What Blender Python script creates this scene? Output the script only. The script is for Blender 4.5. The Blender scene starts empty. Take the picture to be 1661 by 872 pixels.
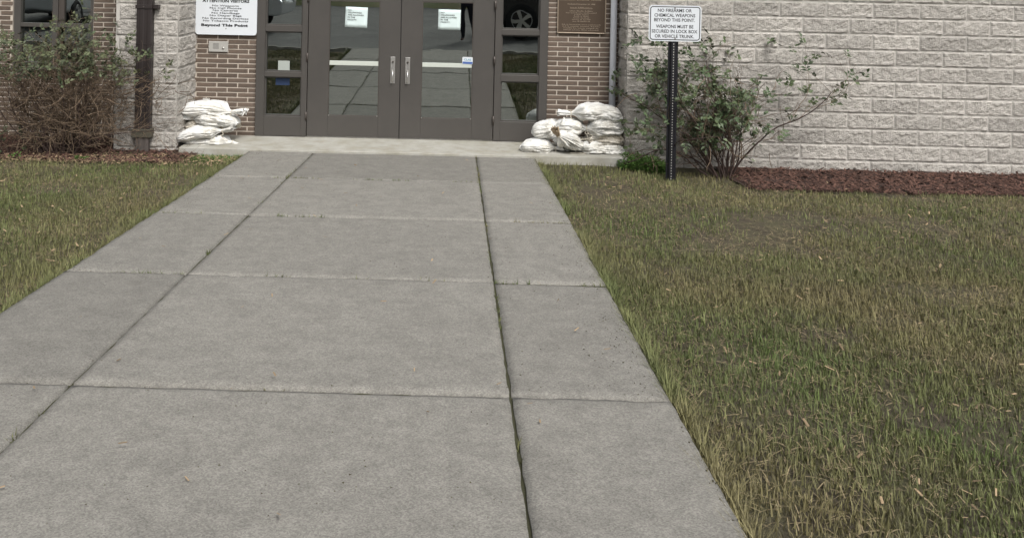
import bpy, math, random
import numpy as np
from mathutils import Vector, Matrix, noise
random.seed(7); rng = np.random.default_rng(7)
S = bpy.context.scene; COL = S.collection
R = math.radians

# ------------------------------------------------------------------ camera
F, PX, PY, W, H = 1500.0, 715.0, -40.0, 1661.0, 872.0
YAW, PITCH, ROLL, CH, CD = 0.0169, 0.0003, -0.0205, 1.8237, 10.3
RC = (Matrix.Rotation(YAW, 3, 'Z') @ Matrix.Rotation(PITCH, 3, 'X') @ Matrix.Rotation(ROLL, 3, 'Y'))
CAMLOC = Vector((0, -CD, CH))
cd = bpy.data.cameras.new('camera'); cam = bpy.data.objects.new('camera', cd); COL.objects.link(cam); S.camera = cam
cd.sensor_fit = 'HORIZONTAL'; cd.sensor_width = 36; cd.lens = F / W * 36
cd.shift_x = (W / 2 - PX) / W; cd.shift_y = (PY - H / 2) / W
cd.clip_start = 0.05; cd.clip_end = 1000
cam.matrix_world = Matrix.Translation(CAMLOC) @ (RC @ Matrix.Rotation(R(90), 3, 'X')).to_4x4()

def ray(x, y): return RC @ Vector(((x - PX) / F, 1, -(y - PY) / F))
def P(x, y, Y=0.0):                       # pixel -> point on the upright plane at depth Y
    d = ray(x, y); t = (Y + CD) / d.y; p = CAMLOC + d * t; p.y = Y; return p
def G(x, y, Z=0.0):                       # pixel -> point on a level plane
    d = ray(x, y); return CAMLOC + d * ((Z - CH) / d.z)

# ------------------------------------------------------------------ world, sun, exposure
SUN_EL, SUN_AZ = R(50), R(158)            # high soft light over the viewer's right shoulder
w = bpy.data.worlds.new('World'); S.world = w; w.use_nodes = True
nt = w.node_tree; bg = nt.nodes['Background']
sky = nt.nodes.new('ShaderNodeTexSky'); sky.sky_type = 'NISHITA'; sky.sun_disc = False
sky.sun_elevation = SUN_EL; sky.sun_rotation = SUN_AZ; sky.dust_density = 5; sky.air_density = 1.3
hs = nt.nodes.new('ShaderNodeHueSaturation'); hs.inputs['Saturation'].default_value = 0.22
nt.links.new(sky.outputs[0], hs.inputs['Color']); nt.links.new(hs.outputs[0], bg.inputs[0]); bg.inputs[1].default_value = 0.105
sl = bpy.data.lights.new('sun', 'SUN'); sun = bpy.data.objects.new('sun', sl); COL.objects.link(sun)
sl.energy = 1.5; sl.angle = R(18); sl.color = (1, 0.97, 0.93)
sd = Vector((math.sin(SUN_AZ) * math.cos(SUN_EL), math.cos(SUN_AZ) * math.cos(SUN_EL), math.sin(SUN_EL)))
sun.rotation_euler = sd.to_track_quat('Z', 'Y').to_euler()
vs = S.view_settings; vs.view_transform = 'Standard'; vs.look = 'None'; vs.gamma = 1; vs.use_curve_mapping = False
vs.exposure = 0.62

# ------------------------------------------------------------------ materials
def mat(name, col, rough=0.8, var=0.0, scale=8.0, bump=0.0, bscale=60.0, speck=0.0, sscale=220.0, rnd=0.0, island=0.0, metal=0.0, spec=0.4, col2=None, stretch=None, bdist=0.01):
    m = bpy.data.materials.new(name); m.use_nodes = True; n = m.node_tree.nodes; l = m.node_tree.links
    b = n['Principled BSDF']; b.inputs['Roughness'].default_value = rough; b.inputs['Metallic'].default_value = metal
    b.inputs['Specular IOR Level'].default_value = spec
    c = n.new('ShaderNodeRGB'); c.outputs[0].default_value = (*col, 1); out = c.outputs[0]
    tc = n.new('ShaderNodeTexCoord'); co = tc.outputs['Object']
    if stretch:
        mp = n.new('ShaderNodeMapping'); mp.inputs['Scale'].default_value = stretch; l.new(co, mp.inputs[0]); co = mp.outputs[0]
    if col2 is not None:
        nz = n.new('ShaderNodeTexNoise'); nz.inputs['Scale'].default_value = scale; nz.inputs['Detail'].default_value = 6; nz.inputs['Roughness'].default_value = .65
        l.new(co, nz.inputs['Vector'])
        rp = n.new('ShaderNodeMapRange'); rp.inputs[1].default_value = .38; rp.inputs[2].default_value = .64; l.new(nz.outputs[0], rp.inputs[0])
        mx = n.new('ShaderNodeMix'); mx.data_type = 'RGBA'; l.new(rp.outputs[0], mx.inputs[0]); l.new(out, mx.inputs[6]); mx.inputs[7].default_value = (*col2, 1); out = mx.outputs[2]
    def scale_by(sock, lo, hi, out):
        mr = n.new('ShaderNodeMapRange'); mr.inputs[3].default_value = lo; mr.inputs[4].default_value = hi; l.new(sock, mr.inputs[0])
        vm = n.new('ShaderNodeVectorMath'); vm.operation = 'SCALE'; l.new(out, vm.inputs[0]); l.new(mr.outputs[0], vm.inputs['Scale']); return vm.outputs[0]
    if var:
        nz = n.new('ShaderNodeTexNoise'); nz.inputs['Scale'].default_value = scale * 3.1; nz.inputs['Detail'].default_value = 10; nz.inputs['Roughness'].default_value = .7; l.new(co, nz.inputs['Vector'])
        out = scale_by(nz.outputs[0], 1 - var, 1 + var, out)
    if speck:
        nz = n.new('ShaderNodeTexVoronoi'); nz.inputs['Scale'].default_value = sscale; l.new(co, nz.inputs['Vector'])
        sx = n.new('ShaderNodeSeparateColor'); l.new(nz.outputs['Color'], sx.inputs[0]); out = scale_by(sx.outputs[0], 1 - speck, 1 + speck, out)
    if rnd:
        oi = n.new('ShaderNodeObjectInfo'); out = scale_by(oi.outputs['Random'], 1 - rnd, 1 + rnd, out)
    if island:
        ge = n.new('ShaderNodeNewGeometry'); out = scale_by(ge.outputs['Random Per Island'], 1 - island, 1 + island, out)
    l.new(out, b.inputs['Base Color'])
    if bump:
        nb = n.new('ShaderNodeTexNoise'); nb.inputs['Scale'].default_value = bscale; nb.inputs['Detail'].default_value = 7; nb.inputs['Roughness'].default_value = .7
        l.new(co, nb.inputs['Vector'])
        bp = n.new('ShaderNodeBump'); bp.inputs['Strength'].default_value = bump; bp.inputs['Distance'].default_value = bdist
        l.new(nb.outputs[0], bp.inputs['Height']); l.new(bp.outputs[0], b.inputs['Normal'])
    return m
def glassmat(name, refl, tint, rough=0.0):
    m = bpy.data.materials.new(name); m.use_nodes = True; n = m.node_tree.nodes; l = m.node_tree.links
    n.remove(n['Principled BSDF']); o = n['Material Output']
    tr = n.new('ShaderNodeBsdfTransparent'); tr.inputs[0].default_value = (*tint, 1)
    gl = n.new('ShaderNodeBsdfGlossy'); gl.inputs['Roughness'].default_value = rough; gl.inputs[0].default_value = (.93, 1, .97, 1)
    lw = n.new('ShaderNodeLayerWeight'); lw.inputs[0].default_value = .3
    mr = n.new('ShaderNodeMapRange'); mr.inputs[3].default_value = refl; mr.inputs[4].default_value = 1; l.new(lw.outputs['Fresnel'], mr.inputs[0])
    nz = n.new('ShaderNodeTexNoise'); nz.inputs['Scale'].default_value = 2.2
    tc = n.new('ShaderNodeTexCoord'); l.new(tc.outputs['Object'], nz.inputs['Vector'])
    bp = n.new('ShaderNodeBump'); bp.inputs['Strength'].default_value = .05; bp.inputs['Distance'].default_value = .02; l.new(nz.outputs[0], bp.inputs['Height']); l.new(bp.outputs[0], gl.inputs['Normal'])
    mx = n.new('ShaderNodeMixShader'); l.new(mr.outputs[0], mx.inputs[0]); l.new(tr.outputs[0], mx.inputs[1]); l.new(gl.outputs[0], mx.inputs[2]); l.new(mx.outputs[0], o.inputs[0])
    return m
M = dict(
    brick=mat('brick', (.134, .099, .076), .9, .16, 20, .5, 140, rnd=.2, col2=(.106, .081, .065), bdist=.003),
    mortar=mat('mortar', (.49, .435, .37), .95, .18, 9, .4, 200, bdist=.003),
    block=mat('split_face_block', (.52, .49, .45), .95, .26, 18, 1.0, 52, rnd=.13, col2=(.40, .375, .34), bdist=.028),
    blockmortar=mat('block_mortar', (.46, .44, .405), .95, .15, 9, .3, 150, bdist=.003),
    frame=mat('bronze_paint', (.068, .062, .056), .5, .09, 2.2, .05, 200, col2=(.060, .055, .050)),
    hinge=mat('bronze_hinge', (.08, .068, .06), .45, metal=.3),
    seal=mat('black_seal', (.012, .012, .012), .7),
    glass=glassmat('reflective_glass', .35, (.30, .32, .31)),
    carglass=glassmat('car_glass', .25, (.06, .07, .07)),
    steel=mat('brushed_steel', (.55, .54, .52), .32, .05, 30, metal=.9),
    bar=mat('pale_bar', (.50, .53, .48), .45, .05, 8),
    paper=mat('paper', (.62, .72, .71), .8, .03, 8),
    white=mat('sign_white', (.64, .67, .70), .45, .03, 3),
    black=mat('sign_black', (.018, .018, .02), .5),
    blue=mat('sticker_blue', (.07, .13, .36), .5),
    teal=mat('sticker_teal', (.12, .30, .40), .5),
    plaque=mat('bronze_plaque', (.082, .058, .040), .5, .12, 6, .3, 300, metal=.35, bdist=.002),
    plaqueedge=mat('brass_edge', (.36, .295, .225), .4, .08, 12, metal=.35),
    downspout=mat('brown_downspout', (.026, .020, .019), .45, .12, 5),
    boot=mat('weathered_boot', (.105, .088, .080), .75, .2, 9, col2=(.075, .066, .058)),
    collar=mat('olive_collar', (.082, .075, .055), .6, .12, 9),
    pipe=mat('grey_conduit', (.56, .58, .62), .42, .05, 4),
    concrete=mat('slab_concrete', (.385, .375, .34), .9, .22, 4, .35, 160, col2=(.30, .285, .235), bdist=.004),
    walk=mat('walk_concrete', (.215, .206, .184), .93, .26, 7.5, .8, 90, rnd=.10, col2=(.178, .170, .152), bdist=.005, speck=.26, sscale=210),
    kerb=mat('kerb_concrete', (.30, .285, .255), .93, .3, 4, .5, 110, rnd=.05, col2=(.23, .22, .195), bdist=.006),
    asphalt=mat('asphalt', (.125, .123, .117), .92, .3, .9, .9, 170, col2=(.085, .084, .080), bdist=.008, speck=.5, sscale=230),
    crack=mat('crack_tar', (.015, .015, .016), .6),
    soil=mat('soil', (.078, .062, .042), .97, .4, 6, 1.0, 60, col2=(.105, .098, .050), bdist=.03),
    mulchbed=mat('mulch_soil', (.060, .030, .022), .97, .4, 9, 1.0, 70, col2=(.035, .02, .016), bdist=.02),
    chip=mat('mulch_chip', (.088, .046, .034), .95, island=.6),
    dryleaf=mat('dry_litter', (.26, .19, .115), .9, island=.5),
    grass=mat('grass_blade', (.085, .115, .034), .7, island=.45, var=.5, scale=.5, col2=(.165, .145, .068)),
    thatch=mat('dead_grass', (.20, .16, .092), .9, island=.45),
    weed=mat('weed_leaf', (.078, .150, .030), .6, island=.45),
    moss=mat('moss', (.055, .055, .028), 1, .4, 30, .9, 120),
    stem=mat('rose_stem', (.150, .108, .072), .85, .2, 20, island=.35),
    stemdark=mat('dark_stem', (.055, .036, .030), .85, .2, 20, island=.3),
    leaf=mat('rose_leaf', (.046, .074, .032), .5, island=.5, col2=(.074, .092, .042), scale=4),
    leafgrey=mat('dusty_leaf', (.056, .076, .038), .55, island=.55, col2=(.088, .094, .044), scale=4),
    bag=mat('woven_sack', (.74, .745, .735), .45, .08, 3, .3, 260, col2=(.62, .60, .545), bdist=.002),
    bagdirty=mat('soiled_sack', (.64, .61, .55), .7, .12, 6, .35, 260, col2=(.50, .45, .36), bdist=.002),
    tanmouth=mat('tan_mouth', (.40, .31, .21), .8, .2, 8, .3, 200),
    string=mat('sack_string', (.62, .57, .47), .8),
    interior=mat('dark_room', (.035, .034, .032), .9),
    blind=mat('window_blind', (.33, .33, .31), .7),
    post=mat('post_black', (.010, .010, .013), .4, .1, 9),
    sillm=mat('sill', (.10, .092, .084), .6, .1, 6),
    box=mat('grey_plate', (.44, .43, .40), .5, .12, 12, metal=.3),
    grille=mat('speaker_grille', (.20, .195, .185), .6),
    carblack=mat('car_black', (.012, .012, .015), .25, spec=.6), carsilver=mat('car_silver', (.58, .60, .62), .3, metal=.4),
    tyre=mat('tyre', (.014, .014, .014), .85), rim=mat('alloy_rim', (.5, .5, .5), .3, metal=.8),
    lamp=mat('car_lamp', (.5, .5, .5), .2), tail=mat('tail_lamp', (.25, .02, .02), .3),
    skin=mat('skin', (.30, .18, .12), .6), cloth=mat('navy_jacket', (.022, .014, .030), .9, .2, 20), trouser=mat('dark_trouser', (.012, .012, .018), .9), hair=mat('hair', (.02, .015, .01), .7), shoe=mat('shoe', (.09, .045, .03), .6),
    bark=mat('bark', (.07, .052, .038), .95, .3, 10, 1, 30), treeleaf=mat('tree_leaf', (.045, .062, .025), .7, island=.5, col2=(.07, .07, .035)),
    stripe=mat('worn_paint', (.46, .45, .42), .85, .25, 14, col2=(.24, .235, .22)),
)

# ------------------------------------------------------------------ mesh helpers
class MB:
    def __init__(s): s.v = []; s.f = []
    def add(s, vs_, fs):
        o = len(s.v); s.v += [tuple(q) for q in vs_]; s.f += [tuple(i + o for i in f) for f in fs]
    def box(s, x0, x1, y0, y1, z0, z1):
        s.add([(x0, y0, z0), (x1, y0, z0), (x1, y1, z0), (x0, y1, z0), (x0, y0, z1), (x1, y0, z1), (x1, y1, z1), (x0, y1, z1)],
              [(0, 3, 2, 1), (4, 5, 6, 7), (0, 1, 5, 4), (1, 2, 6, 5), (2, 3, 7, 6), (3, 0, 4, 7)])
    def tube(s, pts, r, n=6, cap=True):
        pts = [Vector(p) for p in pts]; rs = r if hasattr(r, '__len__') else [r] * len(pts); o = len(s.v)
        for i, p in enumerate(pts):
            t = (pts[min(i + 1, len(pts) - 1)] - pts[max(i - 1, 0)]); t = t.normalized() if t.length > 1e-9 else Vector((0, 0, 1))
            a = t.cross(Vector((0.31, 0.9, 0.2))).normalized(); b = t.cross(a)
            for k in range(n):
                q = p + (a * math.cos(2 * math.pi * k / n) + b * math.sin(2 * math.pi * k / n)) * rs[i]; s.v.append(tuple(q))
        for i in range(len(pts) - 1):
            for k in range(n):
                s.f.append((o + i * n + k, o + i * n + (k + 1) % n, o + (i + 1) * n + (k + 1) % n, o + (i + 1) * n + k))
        if cap:
            s.f.append(tuple(o + k for k in range(n))[::-1]); s.f.append(tuple(o + (len(pts) - 1) * n + k for k in range(n)))
    def prism(s, poly, y0, y1):               # poly in xz, extruded along y
        n = len(poly); s.add([(x, y0, z) for x, z in poly] + [(x, y1, z) for x, z in poly],
              [tuple(range(n)), tuple(range(2 * n - 1, n - 1, -1))] + [(i, i + n, (i + 1) % n + n, (i + 1) % n) for i in range(n)])
    def mesh(s, name, m, smooth=False):
        me = bpy.data.meshes.new(name); me.from_pydata(s.v, [], s.f); me.update()
        if m is not None: me.materials.append(m)
        if smooth: me.polygons.foreach_set('use_smooth', [True] * len(me.polygons))
        return me
    def build(s, name, m, parent=None, smooth=False, bevel=0, loc=None):
        return obj(name, s.mesh(name, m, smooth), parent, bevel, loc)
def obj(name, me, parent=None, bevel=0, loc=None):
    o = bpy.data.objects.new(name, me); COL.objects.link(o); o.parent = parent
    if loc is not None: o.location = loc
    if bevel:
        b = o.modifiers.new('bevel', 'BEVEL'); b.width = bevel; b.segments = 2; b.limit_method = 'ANGLE'
    return o
def thing(name, label, cat, loc=(0, 0, 0), group=None):
    o = bpy.data.objects.new(name, None); COL.objects.link(o); o.location = loc; o.empty_display_size = .1
    return tag(o, label, cat, group)
def tag(o, label, cat, group=None):
    o['label'] = label; o['category'] = cat
    if group: o['group'] = group
    return o
def struct(o): o['kind'] = 'structure'; return o
def stuff(o): o['kind'] = 'stuff'; return o
def rrect(w_, h_, r, n=5):
    pts = []
    for cx, cz, a in ((w_ / 2 - r, h_ / 2 - r, 0), (-w_ / 2 + r, h_ / 2 - r, 90), (-w_ / 2 + r, -h_ / 2 + r, 180), (w_ / 2 - r, -h_ / 2 + r, 270)):
        for k in range(n + 1):
            t = R(a + 90 * k / n); pts.append((cx + r * math.cos(t), cz + r * math.sin(t)))
    return pts
def text(s, m, parent, cx, cz, y, width, height, bold=0.0, name='lettering'):
    c = bpy.data.curves.new(name, 'FONT'); c.body = s; c.offset = bold; c.extrude = .004; c.resolution_u = 2
    t = bpy.data.objects.new(name, c); COL.objects.link(t)
    me = bpy.data.meshes.new_from_object(t.evaluated_get(bpy.context.evaluated_depsgraph_get()))
    bpy.data.objects.remove(t); bpy.data.curves.remove(c)
    n = len(me.vertices); a = np.empty(n * 3); me.vertices.foreach_get('co', a); a = a.reshape(n, 3)
    x0, x1 = a[:, 0].min(), a[:, 0].max(); capm = .70
    b = np.empty_like(a); b[:, 0] = (a[:, 0] - (x0 + x1) / 2) / (x1 - x0) * width + cx
    b[:, 2] = (a[:, 1] / capm - .5) * height + cz; b[:, 1] = y - a[:, 2] * .12
    me.vertices.foreach_set('co', b.ravel()); me.materials.clear(); me.materials.append(m); me.update()
    return obj(name, me, parent)

# ------------------------------------------------------------------ ground
def sst(a, b, x): t = min(1, max(0, (x - a) / (b - a))); return t * t * (3 - 2 * t)
def rise(y): return .044 * max(0, -.9 - y) if y > -15 else .62
def gz(x, y): return -.085 - .065 * sst(1.5, 2.4, x) + rise(y) + .05 * sst(1.5, 2.4, x) * sst(-1.5, -3, y)
KY = -8.35                                    # kerb line
def sheet(name, xs, ys, zf, m, parent=None):
    mb = MB(); nx = len(xs)
    mb.add([(x, y, zf(x, y)) for y in ys for x in xs], [(j * nx + i, j * nx + i + 1, (j + 1) * nx + i + 1, (j + 1) * nx + i) for j in range(len(ys) - 1) for i in range(nx - 1)])
    return mb.build(name, m, parent, True)
lin = lambda a, b, n: [a + (b - a) * i / (n - 1) for i in range(n)]
def groundz(x, y):
    z = gz(x, y)
    if y < KY + .02: z -= .30
    return z + .012 * noise.noise(Vector((x * 2, y * 2, 0))) * (1 if y < -.9 else .5)
struct(sheet('ground', [-300, -80, -30] + lin(-14, 14, 113) + [30, 80, 300], lin(-9, 3, 85) + [30, 300], groundz, M['soil']))
struct(sheet('parking_lot', [-300, -40] + lin(-16, 16, 81) + [40, 300], [-300, -60, -30, -24, -20, -17] + lin(-15, KY - .15, 40),
             lambda x, y: rise(y) - .13 + .008 * noise.noise(Vector((x * .7, y * .7, 3))), M['asphalt']))
def bed(name, x0, x1, y0, y1):
    return struct(sheet(name, lin(x0, x1, 60), lin(y0, y1, 24), lambda x, y: gz(x, y) + .02 + .022 * noise.noise(Vector((x * 3, y * 3, 5)))
        - (.04 if (y < y0 + .12 + .1 * noise.noise(Vector((x * 2, 0, 9)))) else 0) , M['mulchbed']))
bed('mulch_bed', -8.5, -2.62, -1.42, .02)
bed('mulch_bed', 2.75, 9.5, -1.75, -.42)

# entrance slab and walkway
slabL, slabR = G(286, 241).x, P(1010, 200, -.5).x
SF = -.82
mb = MB(); mb.box(slabL, slabR, SF, .12, -.11, 0.0); e = mb.build('entrance_slab', M['concrete'], None, False, .008); struct(e)
WX0, WX1 = G(402, 243).x, G(868, 252).x
j1, j2 = G(508, 244).x, G(772, 250).x
walk = struct(thing('walkway', 'x', 'x')); del walk['label'], walk['category']
rows = [SF - .012, -2.3, -3.8, -5.3, -6.8, KY + .005]
for r in range(5):
    for c, (a, b) in enumerate(((WX0, j1), (j1, j2), (j2, WX1))):
        y1, y0 = rows[r] - (.009 if r else .004), rows[r + 1] + .009; a += .006; b -= .006
        dz = -.012 + random.uniform(-.004, .003); tx, ty = random.uniform(-.0015, .0015), random.uniform(-.002, .002)
        NX, NY = max(8, int((b - a) / .035)), int((y1 - y0) / .035); vt = []
        for jy in range(NY + 1):
            for ix in range(NX + 1):
                ed = min(ix, NX - ix, jy, NY - jy); x = a + (b - a) * ix / NX; y = y0 + (y1 - y0) * jy / NY
                wob = .0035 * noise.noise(Vector((x * 14, y * 14, 2)))
                if ed == 0: x += wob * (1 if ix == 0 else -1 if ix == NX else 0) * 1.4; y += wob * (1 if jy == 0 else -1 if jy == NY else 0) * 1.4
                z = rise(y) + dz + tx * (x - a) + ty * (y - y0) + .0012 * noise.noise(Vector((x * 3, y * 3, r * 3 + c)))
                if ed == 0: z -= .007 + .01 * max(0, noise.noise(Vector((x * 9, y * 9, 7))))
                vt.append((x, y, z))
        mb = MB(); k = NX + 1; mb.add(vt, [(q * k + p_, q * k + p_ + 1, (q + 1) * k + p_ + 1, (q + 1) * k + p_) for q in range(NY) for p_ in range(NX)])
        ring = [p_ for p_ in range(NX + 1)] + [q * k + NX for q in range(1, NY + 1)] + [NY * k + p_ for p_ in range(NX - 1, -1, -1)] + [q * k for q in range(NY - 1, 0, -1)]
        base_ = len(mb.v); mb.v += [(mb.v[q][0], mb.v[q][1], mb.v[q][2] - .1) for q in ring]; m_ = len(ring)
        mb.f += [(ring[q], base_ + q, base_ + (q + 1) % m_, ring[(q + 1) % m_]) for q in range(m_)]
        mb.build('paving_panel', M['walk'], walk, True)
o = sheet('joint_filler', [WX0, (WX0 + WX1) / 2, WX1], lin(KY + .01, SF, 60), lambda x, y: rise(y) - .030 + .004 * noise.noise(Vector((x * 20, y * 9, 1))), M['moss'], walk); stuff(o)
kerb = struct(thing('kerb', 'x', 'x')); del kerb['label'], kerb['category']
zk = rise(KY)
for i in range(-6, 7):
    mb = MB(); x0 = -.35 + i * 1.83; dz = random.uniform(-.004, .004); NS = 90
    prof = [(-.16, -.40), (-.16, -.13), (-.157, -.06), (-.150, -.03), (-.132, -.015), (-.10, -.012), (-.02, -.012), (-.004, -.016), (0, -.03), (0, -.40)]; k = len(prof)
    for a in range(NS + 1):
        x = x0 + .007 + 1.816 * a / NS; endf = min(1, min(a, NS - a) / 2)
        for q, (yy, zz) in enumerate(prof):
            ch = max(0, noise.noise(Vector((x * 24, q * .3, 4))) - .34) * .05 if 1 < q < 6 else 0
            jg = .0035 * noise.noise(Vector((x * 22, q * .8, 8)))
            mb.v.append((x, KY + yy + ch + jg + (0 if endf else .006 * (q < 5)), zk + zz + dz - ch * .7 + jg - (0 if endf else .008 * (2 < q < 9))))
    mb.f += [(a * k + q, a * k + q + 1, (a + 1) * k + q + 1, (a + 1) * k + q) for a in range(NS) for q in range(k - 1)] + [tuple(range(k))[::-1], tuple(range(NS * k, NS * k + k))]
    mb.build('kerb_stone', M['kerb'], kerb, True)
# worn parking bay lines and tar-filled cracks in the lot
lotz = lambda x, y: rise(y) - .13 + .008 * noise.noise(Vector((x * .7, y * .7, 3)))
# ------------------------------------------------------------------ brick walls
BW = 34.0 / 146.5; BH = (P(397, 64.3).z - P(397, 64.3 + 7.78 * 15).z) / 15
ZJ = P(397, 64.3).z; JW = .0115
brick_me = {}
def brick_mesh(wd):
    k = round(wd, 3)
    if k not in brick_me:
        mb = MB(); h = BH / 2 - JW / 2; c = .002; x = wd / 2
        o = [(-x, 0, -h), (x, 0, -h), (x, 0, h), (-x, 0, h)]
        fr = [(-x + c, -.0055, -h + c), (x - c, -.0055, -h + c), (x - c, -.0055, h - c), (-x + c, -.0055, h - c)]
        bk = [(a, .02, b) for a, _, b in o]
        fs = [(4, 5, 6, 7)] + [(i, (i + 1) % 4, 4 + (i + 1) % 4, 4 + i) for i in range(4)] + [(8 + i, 8 + (i + 1) % 4, (i + 1) % 4, i) for i in range(4)]
        mb.add(o + fr + bk, fs); brick_me[k] = mb.mesh('brick', M['brick'])
    return brick_me[k]
def brick_wall(label, x0, x1, z0, z1, Y, jx, hole=None, near=None, parity=0):
    t = thing('brick_wall', label, 'wall', ((x0 + x1) / 2, Y, z0))
    ox, oz = (x0 + x1) / 2, z0
    mb = MB()
    def rect(a, b, c, d): mb.box(a - ox, b - ox, 0, .22, c - oz, d - oz)
    if hole:
        hx0, hx1, hz0, hz1 = hole; rect(x0, hx0, z0, z1); rect(hx1, x1, z0, z1); rect(hx0, hx1, z0, hz0); rect(hx0, hx1, hz1, z1)
    else: rect(x0, x1, z0, z1)
    mb.build('mortar', M['mortar'], t)
    rest = MB(); n = 0
    k0 = math.floor((z0 - ZJ) / BH); k1 = math.ceil((z1 - ZJ) / BH)
    for k in range(k0, k1):
        zc = ZJ + (k + .5) * BH
        if zc - BH * .3 < z0 or zc + BH * .4 > z1: continue
        off = jx + (BW / 2 if (k + parity) % 2 else 0)
        i0 = math.floor((x0 - off) / BW) - 1
        for i in range(i0, i0 + int((x1 - x0) / BW) + 4):
            a, b = off + i * BW + JW / 2, off + (i + 1) * BW - JW / 2
            segs = [(max(a, x0 + .002), min(b, x1 - .002))]
            if hole and hole[2] < zc < hole[3]:
                s2 = []
                for (p, q) in segs:
                    if q <= hole[0] or p >= hole[1]: s2.append((p, q))
                    else:
                        if p < hole[0]: s2.append((p, hole[0] - .002))
                        if q > hole[1]: s2.append((hole[1] + .002, q))
                segs = s2
            for p, q in segs:
                if q - p < .02: continue
                px_ = (near is None) or (near[0] < (p + q) / 2 and zc < near[1])
                if px_ and n < 298:
                    o = obj('brick', brick_mesh(q - p), t, 0, ((p + q) / 2 - ox, random.uniform(-.0015, .0015), zc - oz)); n += 1
                else:
                    me = brick_mesh(q - p); rest.add([(vv.co.x + (p + q) / 2 - ox, vv.co.y, vv.co.z + zc - oz) for vv in me.vertices], [tuple(pl.vertices) for pl in me.polygons])
    if rest.v: stuff(rest.build('brickwork', M['brick'], t))
    return t
BY = -.03
fx0, fx1 = P(415, 200).x, P(885.5, 200).x
LXB, RXB = P(318, 150, BY).x - .02, P(1006, 150, BY).x + .03
ZTOP = 3.4
brick_wall('narrow brown brick wall left of the doors with white notice board and intercom', LXB, fx0, -.1, ZTOP, BY, P(352.7, 98.6, BY).x, near=(-9, 1.62), parity=0)
brick_wall('brown brick wall right of the doors carrying the bronze plaque', fx1, RXB, -.1, ZTOP, BY, P(920.9, 107.7, BY).x, near=(-9, 1.62), parity=1)
wx0, wx1 = P(21, 20, BY).x, P(152, 20, BY).x
WZ0 = P(90, 112, BY).z; WZ1 = 2.35
brick_wall('long brown brick wall behind the large bush with a window in it', -9.0, P(194, 100, BY).x, -.12, ZTOP, BY, P(168.5, 10.3, BY).x, hole=(wx0, wx1, WZ0, WZ1), near=(-5.05, 1.62), parity=0)

# ------------------------------------------------------------------ split-face block
BLW, BLH = 74.6 / 152.6, 25.35 / 152.6
def block_mesh(wd, ht, seed, d=.024):
    mb = MB(); nx, nz = max(3, int(wd / .016)), 10; rg = random.Random(seed); s = rg.uniform(0, 99)
    vs_ = []
    for j in range(nz + 1):
        for i in range(nx + 1):
            x = -wd / 2 + wd * i / nx; z = -ht / 2 + ht * j / nz
            ed = min(i, nx - i, j, nz - j)
            r = .5 + .5 * noise.noise(Vector((x * 5 + s, z * 9, s))) + .55 * noise.noise(Vector((x * 17, z * 26 + s, s))) + .35 * noise.noise(Vector((x * 40 + s, z * 55, s)))
            y = -d * (.35 + .75 * r) * (0.45 if ed == 0 else 1)
            if ed: x += .005 * noise.noise(Vector((x * 30, z * 30, s + 4))); z += .005 * noise.noise(Vector((x * 30, z * 30, s + 8)))
            vs_.append((x, y, z))
    fs = [(j * (nx + 1) + i, j * (nx + 1) + i + 1, (j + 1) * (nx + 1) + i + 1, (j + 1) * (nx + 1) + i) for j in range(nz) for i in range(nx)]
    mb.add(vs_, fs); return mb.mesh('block', M['block'])
blk_cache = {}
def get_block(wd, ht, v):
    k = (round(wd, 2), round(ht, 2), v)
    if k not in blk_cache: blk_cache[k] = block_mesh(wd, ht, int(k[0] * 1000 + k[1] * 7000 + k[2] * 37) % 997)
    return blk_cache[k]
def block_face(parent, origin, rz, length, z0, z1, zj, jx, parity):
    """lay blocks on a face that starts at origin and runs along local x"""
    n = 0; k0 = math.floor((z0 - zj) / BLH); k1 = math.ceil((z1 - zj) / BLH); g = .009
    c, s = math.cos(rz), math.sin(rz)
    for k in range(k0, k1):
        za, zb = max(z0, zj + k * BLH) + g / 2, min(z1, zj + (k + 1) * BLH) - g / 2
        if zb - za < .03: continue
        off = jx + (BLW / 2 if (k + parity) % 2 else 0)
        i0 = math.floor(-off / BLW) - 1
        for i in range(i0, i0 + int(length / BLW) + 4):
            a, b = max(0, off + i * BLW) + g / 2, min(length, off + (i + 1) * BLW) - g / 2
            if b - a < .03: continue
            o = obj('block', get_block(b - a, zb - za, random.randrange(5)), parent, 0, (origin[0] + c * (a + b) / 2, origin[1] + s * (a + b) / 2, (za + zb) / 2)); o.rotation_euler.z = rz; o.location += Vector((-s, c, 0)) * .005; n += 1
    return n
LP, RP = -.68, -.50
# free-standing left pier
lx0, lx1 = P(186, 150, LP).x, P(287, 150, LP).x
t = thing('block_pier', 'pale rough block pier with brown downspout beside the left doorway wall', 'pier', (0, 0, 0))
mb = MB(); mb.box(lx0, lx1, LP, .19, -.3, ZTOP); mb.build('mortar', M['blockmortar'], t)
zjl = P(240, 58.7, LP).z
block_face(t, (lx0, LP), 0, lx1 - lx0, -.2, ZTOP, zjl, P(268, 90, LP).x - lx0, 1)
block_face(t, (lx1, LP), R(90), -LP - .02, -.2, ZTOP, zjl, .24, 0)
block_face(t, (lx0, .0 - .02), R(-90), -LP - .02, -.2, ZTOP, zjl, .24, 0)
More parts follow.
